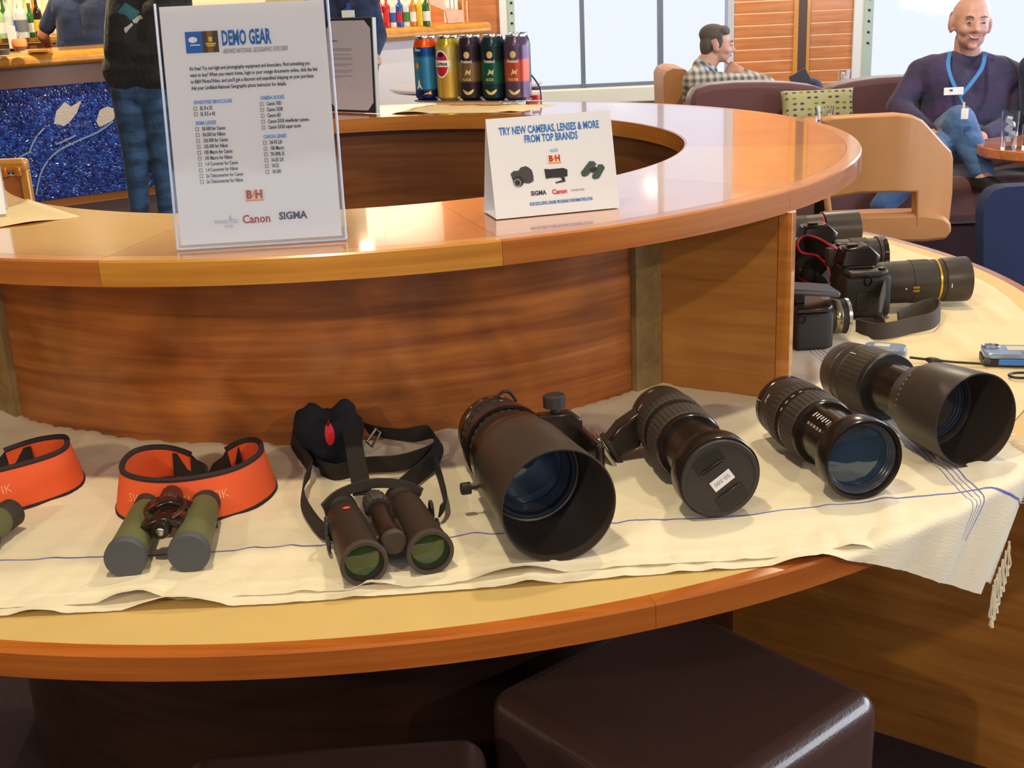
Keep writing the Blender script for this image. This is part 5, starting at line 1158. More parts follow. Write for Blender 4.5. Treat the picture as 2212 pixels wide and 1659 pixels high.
# cushion
qa = PY(1688, 250, YS-.12); qb = PY(1846, 248, YS-.12); qt = PY(1766, 190, YS-.05); cw = qb.x-qa.x; ch = qt.z-qa.z+.06
Tc = frame((qa.x+cw/2, YS-.10, qa.z+ch/2-.06), (1, 0, 0), None, (0, -1, .25))
g = G(); vs = []; fs = []; NN = 20
for sgn in (1, -1):
    for j in range(NN+1):
        for i in range(NN+1):
            x, y = -1+2*i/NN, -1+2*j/NN; th = .055*math.sqrt(max(0, (1-x**4)*(1-y**4))); pin = 1-.05*(1-abs(x))*abs(y)**3-.0; vs.append((x*cw/2*(1-.04*(1-y*y)*abs(x)**3), y*ch/2*(1-.06*(1-x*x)*abs(y)**3), sgn*th))
for s in range(2):
    for j in range(NN):
        for i in range(NN):
            a = s*(NN+1)**2+j*(NN+1)+i; fs.append((a, a+1, a+NN+2, a+NN+1))
cu_ = thing('cushion', 'olive patterned cushion with rows of small ovals leaning on the sofa back', 'cushion', T=Tc)
obj('cover', g.add(vs, fs), mat('olive_cream_fabric', (172, 170, 130), .9, bump=(300, .3, .001)), cu_, smooth=80)
cols = [mat('oval_blue_grey', (74, 80, 98), .9), mat('oval_brown', (110, 82, 54), .9), mat('oval_ochre', (150, 134, 60), .9), mat('oval_slate', (88, 88, 84), .9)]
for j in range(6):
    for i in range(10):
        if (j in (1, 4) and i % 3 == 2) or (j == 2 and i in (0, 3, 6)): continue
        x, y = (-.88+1.76*i/9), (.80-1.6*j/5); th = .055*math.sqrt(max(0, (1-x**4)*(1-y**4))); k = (i*7+j*3) % 4
        obj('oval_print', G().ell(cw*.030, ch*.034, .004, (x*cw/2*.97, y*ch/2*.96, th), n=10), cols[k], cu_, smooth=60)

# tan armchair seen from behind
YC = 5.0
ac = thing('armchair', 'tan leather armchair with an open gap between back and seat, seen from behind', 'chair', (PY(1940, 400, YC).x, YC, 0))
def px_poly(pts, y): return [(PY(u, v, y).x, PY(u, v, y).z) for u, v in pts]
def bentslab(name, pts, y0, depth, bend, m, par, bev=.03, sub=0):
    """outline in a vertical plane, extruded in depth, bent back (away) towards its right end"""
    poly = px_poly(pts, y0); n = len(poly); bm = bmesh.new(); f = bm.faces.new([bm.verts.new((x, 0, z)) for x, z in poly])
    ret = bmesh.ops.extrude_face_region(bm, geom=[f]); bmesh.ops.translate(bm, verts=[e for e in ret['geom'] if isinstance(e, bmesh.types.BMVert)], vec=(0, depth, 0))
    xs_ = [p[0] for p in poly]; lo, hi = min(xs_), max(xs_)
    for k in range(1, 14):
        x = lo+(hi-lo)*k/14; bmesh.ops.bisect_plane(bm, geom=bm.verts[:]+bm.edges[:]+bm.faces[:], plane_co=(x, 0, 0), plane_no=(1, 0, 0))
    for v in bm.verts: t = (v.co.x-lo)/(hi-lo); v.co.y += y0+bend(t)
    bm.verts.index_update(); vs = [v.co.copy() for v in bm.verts]; fs = [[v.index for v in f_.verts] for f_ in bm.faces]; bm.free()
    return obj(name, G().add(vs, fs), m, par, True, smooth=50, bevel=bev)
bendf = lambda t: .16*max(0, t-.55)**1.4*3 + .10*max(0, .30-t)
bentslab('backrest', [(1786, 262), (1800, 255), (1860, 250), (1940, 246), (1975, 250), (2000, 262), (2030, 290), (2060, 318), (2082, 336), (2088, 352), (2088, 430), (2080, 490), (2070, 516), (2048, 526), (1988, 524), (1984, 505), (1984, 418), (1930, 416), (1860, 418), (1800, 430), (1790, 432)], YC, .075, bendf, TANL, ac, .025)
bentslab('seat', [(1786, 475), (1800, 468), (1900, 464), (2000, 462), (2040, 468), (2056, 480), (2058, 500), (2045, 518), (2000, 524), (1900, 524), (1800, 530), (1786, 528)], YC+.03, .15, lambda t: 0, TANL, ac, .03)
q1 = PY(1786, 425, YC+.02); q2 = PY(1795, 500, YC+.02); obj('side_frame', G().tube([q1, q2], .014, 10), TANL, ac, True)
cx_ = PY(1925, 400, YC).x; obj('pedestal', G().lathe([(0, .24), (.015, .24), (.03, .035), (.34, .035)], 28, M.Translation((cx_, YC+.25, 0))), STEELD, ac, True)
# navy chair at right edge
YN = 3.35
nc_ = thing('chair', 'navy fabric chair with a rounded back at the right edge of the picture', 'chair', (PY(2200, 500, YN).x, YN, 0))
bentslab('backrest', [(2128, 640), (2124, 560), (2124, 470), (2130, 432), (2148, 412), (2175, 404), (2212, 402), (2330, 396), (2330, 660), (2140, 670)], YN, .06, lambda t: 0, NAVYF, nc_, .028)
a_n = PY(2240, 600, YN); softbox('seat', .46, .46, .12, (a_n.x, YN+.28, .42), NAVYF, nc_, .04, None, True); obj('leg', G().tube([(a_n.x-.18, YN+.08, 0), (a_n.x-.18, YN+.08, .38)], .018, 10), BLK, nc_, True)
for sx, sy in ((.18, .08), (-.18, .46), (.18, .46)): obj('leg', G().tube([(a_n.x+sx, YN+sy, 0), (a_n.x+sx, YN+sy, .38)], .018, 10), BLK, nc_, True)
# round side table and glasses
TZ = .60; qt = PX(2118, 316, TZ); rt = .30; tcx = qt.x+rt
o = thing('side_table', 'small round wooden side table with a thick edge at the right of the picture', 'table', (tcx, qt.y, 0))
obj('table_top', G().lathe([(TZ-.05, .0001), (TZ-.05, rt-.01), (TZ-.04, rt), (TZ-.004, rt), (TZ, rt-.004), (TZ, .0001)], 64), wood('side_table_wood', (206, 132, 84), (178, 100, 60), .12, .5, (3, 30, 30), 'Object', .1), o)
obj('pedestal', G().lathe([(0, .18), (.02, .18), (.03, .03), (TZ-.05, .03)], 24), STEELD, o)
def tumbler(p, r, h, label, fill=None, ice=True, nm='water_glass'):
    o = thing(nm, label, 'glass', p)
    obj('glass', G().lathe([(0, .0001), (0, r*.86), (h, r), (h, r*.93), (.008, r*.80), (.008, .0001)], 32), CLEAR, o)
    if fill: obj('drink', G().lathe([(.009, .0001), (.009, r*.78), (h*.5, r*.85), (h*.5, .0001)], 28), fill, o)
    if ice:
        for k in range(5): obj('ice_cube', G().box(.024, .024, .024, (0, 0, 0), M.Translation((random.uniform(-.3, .3)*r, random.uniform(-.3, .3)*r, h*(.25+.13*k))) @ M.Rotation(k*.9, 4, 'X') @ M.Rotation(k*1.3, 4, 'Z')), mat('ice', (226, 238, 250), .1, alpha=.55), o, bevel=.003)
    return o
q = PX(2178, 321, TZ+.001); tumbler(q, .038, .165, 'tall glass of ice water on the round side table')
q = PX(2222, 318, TZ+.001); tumbler(q, .034, .10, 'short glass with yellow drink at the right edge, on the side table', mat('yellow_drink', (236, 190, 90), .2), False, 'drink_glass')
q = PY(1780, 262, 5.48); tz = q.z; o = thing('side_table', 'small dark table behind the armchair, hidden but for the glass on it', 'table', (q.x, q.y, 0))
obj('table_top', G().lathe([(tz-.03, .0001), (tz-.03, .17), (tz, .17), (tz, .0001)], 48), MATS['side_table_wood'], o); obj('pedestal', G().lathe([(0, .16), (.02, .16), (.03, .03), (tz-.03, .03)], 24), STEELD, o)
tumbler(q+V((0, 0, .001)), .040, .062, 'small empty glass bowl in front of the olive cushion', None, False, 'candle_glass')
q = PY(1822, 192, 8.9); tz = q.z; o = thing('side_table', 'low wooden table beyond the sofa by the pillar', 'table', (q.x, q.y, 0))
obj('table_top', G().lathe([(tz-.04, .0001), (tz-.04, .22), (tz, .22), (tz, .0001)], 48), MATS['side_table_wood'], o); obj('pedestal', G().lathe([(0, .16), (.02, .16), (.03, .03), (tz-.04, .03)], 24), STEELD, o)
tumbler(q+V((0, 0, .001)), .042, .13, 'tall glass beyond the sofa in front of the wood pillar', None, True)
# tan chair of the man in the plaid shirt
YP = 7.9
c_ = thing('armchair', 'tan leather armchair in which the man in the plaid shirt leans back', 'chair', (PY(1450, 200, YP).x, YP, 0))
bentslab('backrest', [(1436, 260), (1434, 200), (1433, 168), (1440, 154), (1455, 148), (1480, 150), (1496, 165), (1510, 195), (1520, 230), (1520, 290), (1440, 290)], YP, .50, lambda t: 0, TANL, c_, .04)
a_c = PY(1560, 260, YP); softbox('seat', .60, .60, .16, (a_c.x+.08, YP+.25, .36), TANL, c_, .05, None, True); obj('pedestal', G().lathe([(0, .22), (.02, .22), (.03, .03), (.28, .03)], 24, M.Translation((a_c.x, YP+.25, 0))), STEELD, c_, True)
# ribbed wooden chair at far left behind the counter
YW = 4.6; q = PY(25, 345, YW)
wc = thing('wooden_chair', 'wooden bar chair with a ribbed top rail at the left edge, behind the counter', 'chair', (q.x, YW, 0))
zr = PY(40, 342, YW).z; xr = PY(55, 360, YW).x
softbox('top_rail', .46, .05, .05, (xr-.22, YW, zr-.025), W_EDGE[1], wc, .015, None, True)
for k in range(9): obj('rib', G().box(.022, .02, .035, (xr-.02-.05*k, YW-.028, zr-.045)), W_EDGE[0], wc, True, bevel=.004)
for x in (xr-.005, xr-.43): obj('back_post', G().box(.03, .035, zr-.04, (x, YW, (zr-.04)/2)), W_EDGE[1], wc, True, bevel=.005)
obj('back_panel', G().box(.38, .012, .20, (xr-.22, YW+.005, zr-.16)), W_WALL, wc, True)
softbox('seat', .46, .42, .05, (xr-.22, YW-.20, .62), W_EDGE[1], wc, .015, None, True)
for x in (xr-.01, xr-.43): obj('leg', G().box(.03, .03, .60, (x, YW-.38, .30)), W_EDGE[1], wc, True, bevel=.005)
# ------------------------------------------------------------------ people
def capsule(g, a, b, ra, rb, n=16):
    a, b = V(a), V(b); d = b-a; L = max(d.length, 1e-5); z = d/L
    x = z.cross(V((0, 0, 1)));
    if x.length < .05: x = z.cross(V((0, 1, 0)))
    T = frame(a, x.normalized(), None, z)
    pr = [(-ra*math.cos(t), max(ra*math.sin(t), 1e-5)) for t in [pi/2*k/4 for k in range(5)]]+[(L+rb*math.sin(t), max(rb*math.cos(t), 1e-5)) for t in [pi/2*k/4 for k in range(5)]]
    g.lathe(pr, n, T, cap=False)
def remesh(g, voxel, it=3):
    me = bpy.data.meshes.new('t'); me.from_pydata([tuple(v) for v in g.v], [], g.f); o = bpy.data.objects.new('t', me); COL.objects.link(o)
    r = o.modifiers.new('r', 'REMESH'); r.mode = 'VOXEL'; r.voxel_size = voxel; s = o.modifiers.new('s', 'SMOOTH'); s.factor = .5; s.iterations = it
    dg = bpy.context.evaluated_depsgraph_get(); m2 = bpy.data.meshes.new_from_object(o.evaluated_get(dg))
    out = G(); out.v = [v.co.copy() for v in m2.vertices]; out.f = [list(p.vertices) for p in m2.polygons]; out.m = [0]*len(out.f)
    bpy.data.objects.remove(o); bpy.data.meshes.remove(me); bpy.data.meshes.remove(m2); return out
def skinmat(name, c):
    m = mat(name, c, .5, var=(30, .05)); b = m.node_tree.nodes['Principled BSDF']; b.inputs['Subsurface Weight'].default_value = .08; b.inputs['Subsurface Scale'].default_value = .01; return m
SK1 = skinmat('skin_fair', (200, 152, 140)); SK2 = skinmat('skin_light', (206, 160, 144)); SK3 = skinmat('skin_tan', (206, 134, 92))
def head(g, T):
    E = lambda c, r: g.ell(r[0], r[1], r[2], c, T)
    E((0, -.012, .036), (.077, .093, .078)); E((0, .020, .0), (.067, .070, .084)); E((0, .032, -.055), (.056, .050, .044)); E((0, .066, -.088), (.020, .018, .016))
    C = lambda a, b, ra, rb: capsule(g, T @ V(a), T @ V(b), ra, rb, 10)
    C((0, .084, .018), (0, .106, -.020), .009, .013); C((-.013, .093, -.026), (.013, .093, -.026), .009, .009)
    C((-.034, .074, .030), (-.006, .084, .026), .010, .010); C((.034, .074, .030), (.006, .084, .026), .010, .010)
    E((-.034, .060, -.022), (.026, .026, .024)); E((.034, .060, -.022), (.026, .026, .024))
    C((-.020, .080, -.052), (.020, .080, -.052), .009, .009)
    for s in (-1, 1): E((s*.081, -.010, .0), (.010, .022, .033)); E((s*.077, -.004, -.026), (.008, .013, .014))
def hand(g, W, d, up, curl=.5, s=1.):
    """wrist W, direction d, up = back of the hand; palm, four fingers of different lengths, thumb from the side"""
    d = V(d).normalized(); up = V(up); up = (up-d*up.dot(d)).normalized(); sd = d.cross(up)
    capsule(g, W, W+d*.03*s, .025*s, .028*s); 
    for k in range(4): capsule(g, W+d*.02*s+sd*(k-1.5)*.018*s, W+d*.080*s+sd*(k-1.5)*.020*s, .012*s, .0115*s, 8)
    for k, L in enumerate((.070, .080, .075, .058)):
        a = W+d*.085*s+sd*(k-1.5)*.0215*s; b = a+(d*math.cos(curl)-up*math.sin(curl))*L*.5*s; c = b+(d*math.cos(curl*2.1)-up*math.sin(curl*2.1))*L*.5*s
        capsule(g, a, b, .0098*s, .0092*s, 8); capsule(g, b, c, .0092*s, .0080*s, 8)
    t = W+d*.02*s-sd*.03*s; t2 = t+(d*.8-sd*.6-up*.2).normalized()*.038*s; capsule(g, t, t2, .013*s, .011*s, 8); capsule(g, t2, t2+(d*.95-up*.3)*.03*s, .011*s, .009*s, 8)
def foot(g, A, d):
    d = V(d).normalized(); capsule(g, A+V((0, 0, -.03)), A+d*.15+V((0, 0, -.055)), .045, .035)
def person(lab, base, HT, J, skin, shirt, trous, short=False, hands=(True, True), fwd=(0, -1, 0), voxel=.009, hc=.3, bulk=1., hdirs=(None, None), collar=True, hup=(0, 0, 1)):
    """J: neck, shL, shR, elL, elR, wrL, wrR, chest, belly, hipL, hipR, knL, knR, anL, anR (world)"""
    o = thing('person', lab, 'person', base); f = V(fwd)
    J = {k: V(v) for k, v in J.items()}
    g = G(); head(g, HT)
    hn = HT @ V((0, -.025, -.065)); capsule(g, hn, J['neck'], .060, .068)
    side = (J['shR']-J['shL']).normalized(); bl = bulk
    def torso(gg, e, skirt=0):
        sp = (J['neck']-J['belly']).normalized()
        for s in (-1, 1):
            sh = J['shL'] if s < 0 else J['shR']; capsule(gg, J['neck']-sp*.035, sh, .064+e, .060+e); 
            capsule(gg, sh.lerp(J['neck'], .30)-sp*.05, J['chest']+side*s*.075*bl, .088*bl+e, .105*bl+e); capsule(gg, J['chest']+side*s*.075*bl, J['belly']+side*s*.065*bl, .105*bl+e, .108*bl+e)
        capsule(gg, J['belly']+side*-.06, J['belly']+side*.06, .112*bl+e, .112*bl+e)
        if skirt and collar: capsule(gg, J['neck']-sp*.05, J['neck']-sp*.006, .080, .076)
        if skirt: capsule(gg, J['belly'].lerp((J['hipL']+J['hipR'])/2, .45)-side*.07*bl, J['belly'].lerp((J['hipL']+J['hipR'])/2, .45)+side*.07*bl, .112*bl+e, .112*bl+e)
    def arm(gg, s, e, a=0., b=1.):
        sh, el, wr = (J['shL'], J['elL'], J['wrL']) if s < 0 else (J['shR'], J['elR'], J['wrR'])
        capsule(gg, sh, sh.lerp(el, min(1, a) if a else 1), .054+e, .044+e)
        if not a: capsule(gg, el, el.lerp(wr, b), .044+e, .030+e*.8)
    def leg(gg, s, e, b=1.):
        hp, kn, an = (J['hipL'], J['knL'], J['anL']) if s < 0 else (J['hipR'], J['knR'], J['anR'])
        capsule(gg, hp, kn, .088+e, .060+e); capsule(gg, kn, kn.lerp(an, b), .060+e, .040+e)
    torso(g, 0); capsule(g, J['belly'], (J['hipL']+J['hipR'])/2, .11, .11)
    for s in (-1, 1):
        arm(g, s, 0); leg(g, s, 0)
        wr, el = (J['wrL'], J['elL']) if s < 0 else (J['wrR'], J['elR'])
        hd = hdirs[0 if s < 0 else 1] or (wr-el); hand(g, wr, hd, hup, hc)
        foot(g, J['anL'] if s < 0 else J['anR'], f)
    bo = obj('body', remesh(g, voxel, 2), skin, o, True, smooth=80)
    g = G(); torso(g, .014, 1)
    for s in (-1, 1): arm(g, s, .016, .72 if short else 0, .92)
    obj('shirt', remesh(g, voxel, 3), shirt, o, True, smooth=80)
    g = G(); capsule(g, J['hipL'], J['hipR'], .105, .105); capsule(g, J['belly'].lerp((J['hipL']+J['hipR'])/2, .35), (J['hipL']+J['hipR'])/2, .112, .118)
    for s in (-1, 1): leg(g, s, .016, .95)
    obj('trousers', remesh(g, voxel, 3), trous, o, True, smooth=80)
    for s in (-1, 1):
        g = G(); A = J['anL'] if s < 0 else J['anR']; capsule(g, A+V((0, 0, -.045)), A+f*.17+V((0, 0, -.055)), .050, .042); obj('shoe', remesh(g, .01, 2), BLK, o, True, smooth=80)
    return o, bo
def eyes(bo, HT, browc=(90, 70, 60), smile=False):
    for s in (-1, 1):
        obj('eye', G().ell(.0105, .009, .0038, (s*.030, .0845, .009), HT, n=12), mat('eye_white', (168, 158, 158), .3), bo, True)
        obj('iris', G().ell(.0048, .004, .0038, (s*.030, .0912, .009), HT, n=10), mat('iris_dark', (50, 44, 48), .2), bo, True)
        obj('eyebrow', G().tube([HT @ V((s*.014, .0925, .030)), HT @ V((s*.030, .0890, .035)), HT @ V((s*.046, .0790, .030))], [.003, .0038, .002], 6), mat('brow_%d' % browc[0], browc, .9), bo, True)
    w = .026 if smile else .018; c = .010 if smile else 0.
    obj('mouth', G().tube([HT @ V((-w, .079, -.052+c)), HT @ V((-w*.5, .0885, -.0545)), HT @ V((0, .0905, -.056)), HT @ V((w*.5, .0885, -.0545)), HT @ V((w, .079, -.052+c))], [.002, .0035, .004, .0035, .002], 6), mat('lips', (150, 84, 82), .5), bo, True)
    if smile: obj('teeth', G().tube([HT @ V((-w*.6, .0900, -.050)), HT @ V((0, .0935, -.0525)), HT @ V((w*.6, .0900, -.050))], .002, 6), mat('teeth', (226, 220, 212), .3), bo, True)
def clothmat(name, c1, c2, sc, sharp=.1, tartan=False, bump=(8, .4, .02)):
    m, nt, b = _nt(name); N = nt.nodes; L = nt.links; tc = N.new('ShaderNodeTexCoord')
    cr = N.new('ShaderNodeValToRGB'); cr.color_ramp.elements[0].position = .5-sharp; cr.color_ramp.elements[1].position = .5+sharp
    cr.color_ramp.elements[0].color = (*lin(c1), 1); cr.color_ramp.elements[1].color = (*lin(c2), 1)
    if tartan:
        sp = N.new('ShaderNodeSeparateXYZ'); L.new(tc.outputs['Object'], sp.inputs[0]); outs = []
        for k in (0, 2):
            s1 = N.new('ShaderNodeMath'); s1.operation = 'MULTIPLY'; s1.inputs[1].default_value = sc; L.new(sp.outputs[k], s1.inputs[0])
            s2 = N.new('ShaderNodeMath'); s2.operation = 'SINE'; L.new(s1.outputs[0], s2.inputs[0]); outs.append(s2.outputs[0])
        ad = N.new('ShaderNodeMath'); ad.operation = 'ADD'; L.new(outs[0], ad.inputs[0]); L.new(outs[1], ad.inputs[1])
        mr = N.new('ShaderNodeMapRange'); mr.inputs[1].default_value = -2; mr.inputs[2].default_value = 2; L.new(ad.outputs[0], mr.inputs[0]); L.new(mr.outputs[0], cr.inputs[0])
    else:
        n = N.new('ShaderNodeTexNoise'); n.inputs['Scale'].default_value = sc; n.inputs['Detail'].default_value = 3; mp = N.new('ShaderNodeMapping'); mp.inputs['Scale'].default_value = (1, 1, 2.5)
        L.new(tc.outputs['Object'], mp.inputs[0]); L.new(mp.outputs[0], n.inputs['Vector']); L.new(n.outputs[0], cr.inputs[0])
    L.new(cr.outputs[0], b.inputs['Base Color']); b.inputs['Roughness'].default_value = .85; b.inputs['Sheen Weight'].default_value = .15
    n2 = N.new('ShaderNodeTexNoise'); n2.inputs['Scale'].default_value = bump[0]; n2.inputs['Distortion'].default_value = 1.2; mp2 = N.new('ShaderNodeMapping'); mp2.inputs['Scale'].default_value = (2.2, 2.2, .8)
    L.new(tc.outputs['Object'], mp2.inputs[0]); L.new(mp2.outputs[0], n2.inputs['Vector']); _bump(nt, b, n2.outputs[0], bump[1], bump[2]); MATS[name] = m; return m
JEANS = clothmat('blue_denim', (52, 84, 134), (78, 116, 168), 7); JEAND = clothmat('dark_denim', (34, 60, 90), (60, 96, 140), 6)
NAVYC = clothmat('navy_cotton', (22, 32, 60), (34, 50, 88), 6); BLKC = clothmat('black_cotton', (24, 22, 24), (42, 40, 44), 5); SWE = clothmat('tie_dyed_sweatshirt', (30, 42, 66), (70, 48, 92), 4.5, .18)
PLAID = clothmat('grey_plaid', (96, 86, 84), (200, 198, 192), 150., .42, True)
NAVT = clothmat('dark_navy_twill', (28, 34, 66), (42, 50, 90), 6)
def HM(c, fwd, tilt=0, roll=0, s=1.): return frame(V(c), V(fwd).cross(V((0, 0, 1))), None, V((0, 0, 1))) @ M.Rotation(math.radians(tilt), 4, 'X') @ M.Rotation(math.radians(roll), 4, 'Y') @ M.Scale(s, 4)
def Yp(u, v, y): return PY(u, v, y)

# seated bald man facing the camera
y = 6.3; HT = HM(Yp(2097, 52, y), (-.10, -1, 0), 0, -3, 1.16)
J = dict(neck=Yp(2090, 122, y+.04), shL=Yp(1990, 158, y+.05), shR=Yp(2180, 162, y+.05), elL=Yp(1940, 232, y-.02), elR=Yp(2200, 262, y-.05), wrL=Yp(2010, 288, y-.28), wrR=Yp(2120, 296, y-.30), chest=Yp(2082, 190, y+.04), belly=Yp(2080, 250, y+.02),
         hipL=Yp(2045, 296, y+.02), hipR=Yp(2118, 298, y+.02), knL=Yp(2072, 262, y-.45), anL=Yp(2122, 372, y-.58), knR=Yp(2010, 330, y-.50), anR=Yp(1900, 452, y-.62))
o, bo = person('bald smiling man in a dark multicoloured sweatshirt and jeans, seated cross-legged on the sofa', (HT.translation.x, y, 0), HT, J, SK1, SWE, JEANS, voxel=.008, bulk=1.22, collar=False)
eyes(bo, HT, (120, 96, 90), True)
LAN = mat('blue_lanyard', (64, 126, 190), .6)
la = obj('lanyard', G().ribbon(fillet([Yp(2052, 112, y-.02), Yp(2048, 140, y-.14), Yp(2056, 172, y-.19), Yp(2072, 205, y-.20)], 5), .018, .002, (1, 0, 0)).ribbon(fillet([Yp(2128, 112, y-.02), Yp(2122, 145, y-.14), Yp(2098, 180, y-.19), Yp(2074, 208, y-.20)], 5), .018, .002, (1, 0, 0)).ribbon([Yp(2073, 205, y-.202), Yp(2080, 222, y-.205)], .012, .002, (1, 0, 0)), LAN, o, True)
c = Yp(2060, 197, y-.215); obj('name_badge', G().box(.095, .004, .036, c), WHITE, la, True, bevel=.002); c = Yp(2055, 195, y-.219); obj('badge_mark', G().box(.014, .001, .008, c), DARKT, la, True)
c = Yp(2084, 246, y-.56); obj('white_card', G().box(.034, .003, .048, c, None), WHITE, la, True, bevel=.002); obj('clip', G().box(.010, .004, .030, Yp(2082, 228, y-.50)), mat('cream_clip', (220, 208, 180), .5), la, True)
g = G()
for s in (-1, 1): g.ell(.007, .042, .034, (s*.070, -.042, .016), HT)
obj('hair', g, mat('grey_stubble', (150, 132, 130), .9), bo, True)

# man in plaid shirt in profile, chin on his hand
y = 7.8; f = (1, -.15, 0); HT = HM(Yp(1549, 98, y), f, -6, 0, .98)
J = dict(neck=Yp(1520, 146, y), shL=Yp(1508, 172, y+.20), shR=Yp(1500, 176, y-.18), elL=Yp(1640, 205, y+.10), elR=Yp(1655, 186, y-.16), wrL=Yp(1700, 222, y+.10), wrR=Yp(1606, 162, y-.08), chest=Yp(1516, 208, y), belly=Yp(1545, 262, y),
         hipL=Yp(1560, 290, y+.09), hipR=Yp(1560, 290, y-.09), knL=Yp(1752, 194, y+.10), anL=Yp(1800, 330, y+.15), knR=Yp(1700, 245, y-.12), anR=Yp(1720, 395, y-.12))
J['anL'] = V((J['anL'].x, J['anL'].y, max(J['anL'].z, .12))); J['anR'] = V((J['anR'].x, J['anR'].y, .10))
o, bo = person('man in a grey plaid shirt sitting in profile with his chin on his hand', (HT.translation.x, y, 0), HT, J, SK2, PLAID, NAVT, voxel=.008, fwd=(1, 0, 0), hc=1.0, hdirs=(None, (-.8, .1, .45)), hup=(-.2, -.9, .1))
eyes(bo, HT, (100, 84, 76))
g = G(); g.ell(.080, .090, .066, (0, -.030, .062), HT, n=24); g.ell(.079, .050, .085, (0, -.058, .005), HT, n=20); g.ell(.072, .040, .034, (0, .030, .088), HT, n=20)
for s in (-1, 1): g.ell(.012, .020, .045, (s*.071, .012, .030), HT)
obj('hair', remesh(g, .006, 2), mat('dark_grey_hair', (92, 84, 80), .75, bump=(120, .6, .003)), bo, True, smooth=80)
la = obj('lanyard', G().ribbon(fillet([Yp(1512, 135, y-.06), Yp(1530, 148, y-.11), Yp(1550, 165, y-.135), Yp(1568, 178, y-.14), Yp(1576, 196, y-.15)], 5), .020, .002, (.6, 0, 1)), mat('royal_lanyard', (34, 96, 186), .6), o, True)
g = G().box(.11, .012, .085, (0, 0, 0), M.Translation(Yp(1728, 170, y-.12)) @ M.Rotation(-.5, 4, 'Y')); bk = obj('book', g, mat('book_dark', (70, 68, 78), .5), bevel=.002); tag(bk, 'small dark book held up in front of the man in the plaid shirt', 'book')

# man in navy at the bar, back view
y = 9.95; HT = HM(Yp(182, -58, y), (-.25, 1, 0), 0, 0)
J = dict(neck=Yp(180, -14, y), shL=Yp(124, 12, y), shR=Yp(238, 8, y), elL=Yp(92, 76, y+.02), elR=Yp(250, 70, y+.05), wrL=Yp(112, 112, y+.22), wrR=Yp(232, 104, y+.25), chest=Yp(182, 32, y), belly=Yp(183, 82, y), hipL=Yp(160, 130, y), hipR=Yp(206, 130, y))
for k, u in (('L', 160), ('R', 206)): q = Yp(u, 200, y); J['kn'+k] = V((q.x, y, .52)); J['an'+k] = V((q.x, y, .10))
o, bo = person('man in a navy short-sleeved shirt behind the bar, seen from the back', (HT.translation.x, y, 0), HT, J, SK3, NAVYC, NAVT, True, voxel=.010, fwd=(0, 1, 0), bulk=1.12)
g = G(); g.ell(.082, .098, .078, (0, -.020, .050), HT, n=20); obj('hair', g, mat('brown_hair', (60, 44, 36), .8), bo, True)

# man in black in front of the bar, back view, leaning on it
y = 7.55; HT = HM(Yp(322, -95, y), (-.1, 1, 0), 0, 0)
J = dict(neck=Yp(322, -42, y), shL=Yp(258, -8, y), shR=Yp(388, -10, y), elL=Yp(243, 92, y+.10), elR=Yp(400, 86, y+.12), wrL=Yp(252, 92, y+.36), wrR=Yp(380, 96, y+.38), chest=Yp(312, 34, y), belly=Yp(304, 112, y+.01), hipL=Yp(277, 196, y+.02), hipR=Yp(334, 196, y+.02))
J['knL'] = Yp(293, 338, y+.0); J['knR'] = Yp(352, 338, y+.02)
for k, u in (('L', 302), ('R', 362)): q = Yp(u, 470, y+.02); J['an'+k] = V((q.x, y+.03, .10))
o, bo = person('man in a black T-shirt and jeans standing at the bar with his back turned', (HT.translation.x, y, 0), HT, J, SK3, BLKC, JEAND, True, voxel=.010, fwd=(0, 1, 0), bulk=1.16)
g = G(); g.ell(.082, .098, .078, (0, -.020, .050), HT, n=20); obj('hair', g, MATS['brown_hair'], bo, True)
bvh = None
def onback(name, pts, m, par, y0):
    """print laid on the shirt surface"""
    sh = [c for c in par.children if c.name.startswith('shirt')][0]; inv = WM[par]
    if sh.name not in _BV: _BV[sh.name] = BVHTree.FromPolygons([tuple(inv @ v.co) for v in sh.data.vertices], [list(p.vertices) for p in sh.data.polygons])
    n = len(pts); cu_, cv_ = sum(p[0] for p in pts)/n, sum(p[1] for p in pts)/n; vs = []; fs = []; K = 3
    for k in range(K+1):
        for (u, v) in pts:
            d = PR(cu_+(u-cu_)*k/K, cv_+(v-cv_)*k/K); h = _BV[sh.name].ray_cast(V((0, 0, CZ)), d.normalized())[0]
            if h is None: h = Yp(u, v, y0)
            vs.append(h-d.normalized()*.006)
    for k in range(K):
        for i in range(n): fs.append((k*n+i, k*n+(i+1) % n, (k+1)*n+(i+1) % n, (k+1)*n+i))
    return obj(name, G().add(vs, fs), m, sh, True)
_BV = {}
TEAL = mat('teal_print', (60, 112, 122), .8); PWH = mat('off_white_print', (196, 196, 186), .8)
onback('shirt_print', [(270, 5), (303, 26), (286, 46), (253, 26)], TEAL, o, y-.15)
onback('shirt_print', [(286, 44), (298, 34), (304, 32), (309, 40), (302, 42), (296, 50), (288, 50)], PWH, o, y-.15)
onback('shirt_print', [(268, 66), (268, 60), (276, 56), (284, 49), (288, 54), (280, 62), (272, 72)], PWH, o, y-.15)

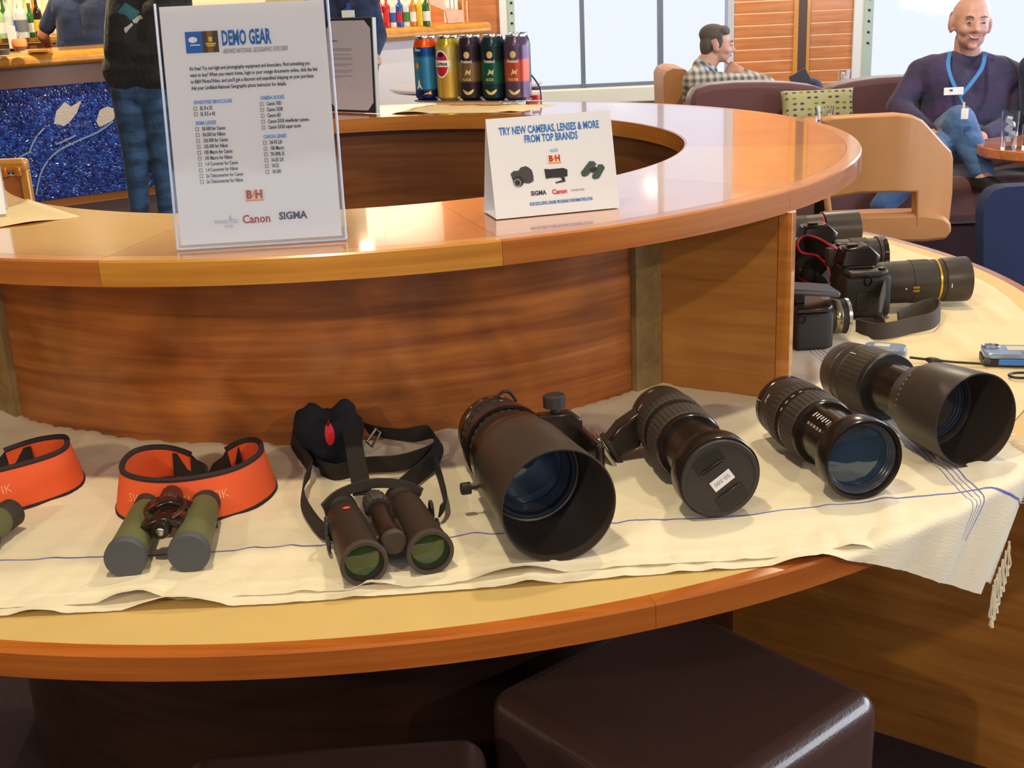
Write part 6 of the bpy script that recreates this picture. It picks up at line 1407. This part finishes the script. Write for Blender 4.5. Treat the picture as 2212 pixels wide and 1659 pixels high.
# man in navy polo facing the camera behind the menu
y = 7.7; HT = HM(Yp(733, -66, y), (.0, -1, 0), 0, 0)
J = dict(neck=Yp(735, -14, y), shL=Yp(682, 8, y), shR=Yp(793, 6, y), elL=Yp(672, 90, y-.02), elR=Yp(815, 78, y+.02), wrL=Yp(700, 120, y-.15), wrR=Yp(806, 116, y-.10), chest=Yp(737, 48, y), belly=Yp(742, 112, y), hipL=Yp(722, 178, y), hipR=Yp(778, 176, y))
for k, u in (('L', 722), ('R', 780)): q = Yp(u, 300, y); J['kn'+k] = V((q.x, y, .50)); J['an'+k] = V((q.x, y, .10))
o, bo = person('man in a navy polo shirt with a name badge, standing behind the menu folder', (HT.translation.x, y, 0), HT, J, SK2, NAVYC, JEANS, False, voxel=.010, bulk=1.05)
c = Yp(752, 30, y-.16); obj('name_badge', G().box(.075, .004, .040, c), WHITE, o, True, bevel=.002); obj('badge_clip', G().box(.022, .006, .05, Yp(753, 16, y-.155)), mat('blue_clip', (40, 70, 190), .5), o, True)
g = G(); g.ell(.082, .098, .078, (0, -.020, .050), HT, n=20); obj('hair', g, MATS['brown_hair'], bo, True)

# sliver of a person at the right edge
y = 6.35; HT = HM(Yp(2262, 62, y), (-.9, -.4, 0), 0, 0)
J = dict(neck=Yp(2262, 120, y), shL=Yp(2232, 148, y-.12), shR=Yp(2320, 150, y+.12), elL=Yp(2232, 230, y-.18), elR=Yp(2340, 230, y+.1), wrL=Yp(2250, 285, y-.32), wrR=Yp(2320, 285, y-.3), chest=Yp(2275, 190, y), belly=Yp(2280, 250, y+.02),
         hipL=Yp(2260, 298, y), hipR=Yp(2320, 298, y), knL=Yp(2250, 330, y-.48), knR=Yp(2320, 330, y-.48), anL=Yp(2250, 450, y-.52), anR=Yp(2320, 450, y-.52))
o, bo = person('person in a navy top at the right edge of the picture, almost wholly cut off', (HT.translation.x, y, 0), HT, J, SK2, NAVYC, NAVT, voxel=.011)
g = G(); g.ell(.082, .098, .078, (0, -.020, .050), HT, n=20); obj('hair', g, MATS['dark_grey_hair'], bo, True)
eyes(bo, HT)
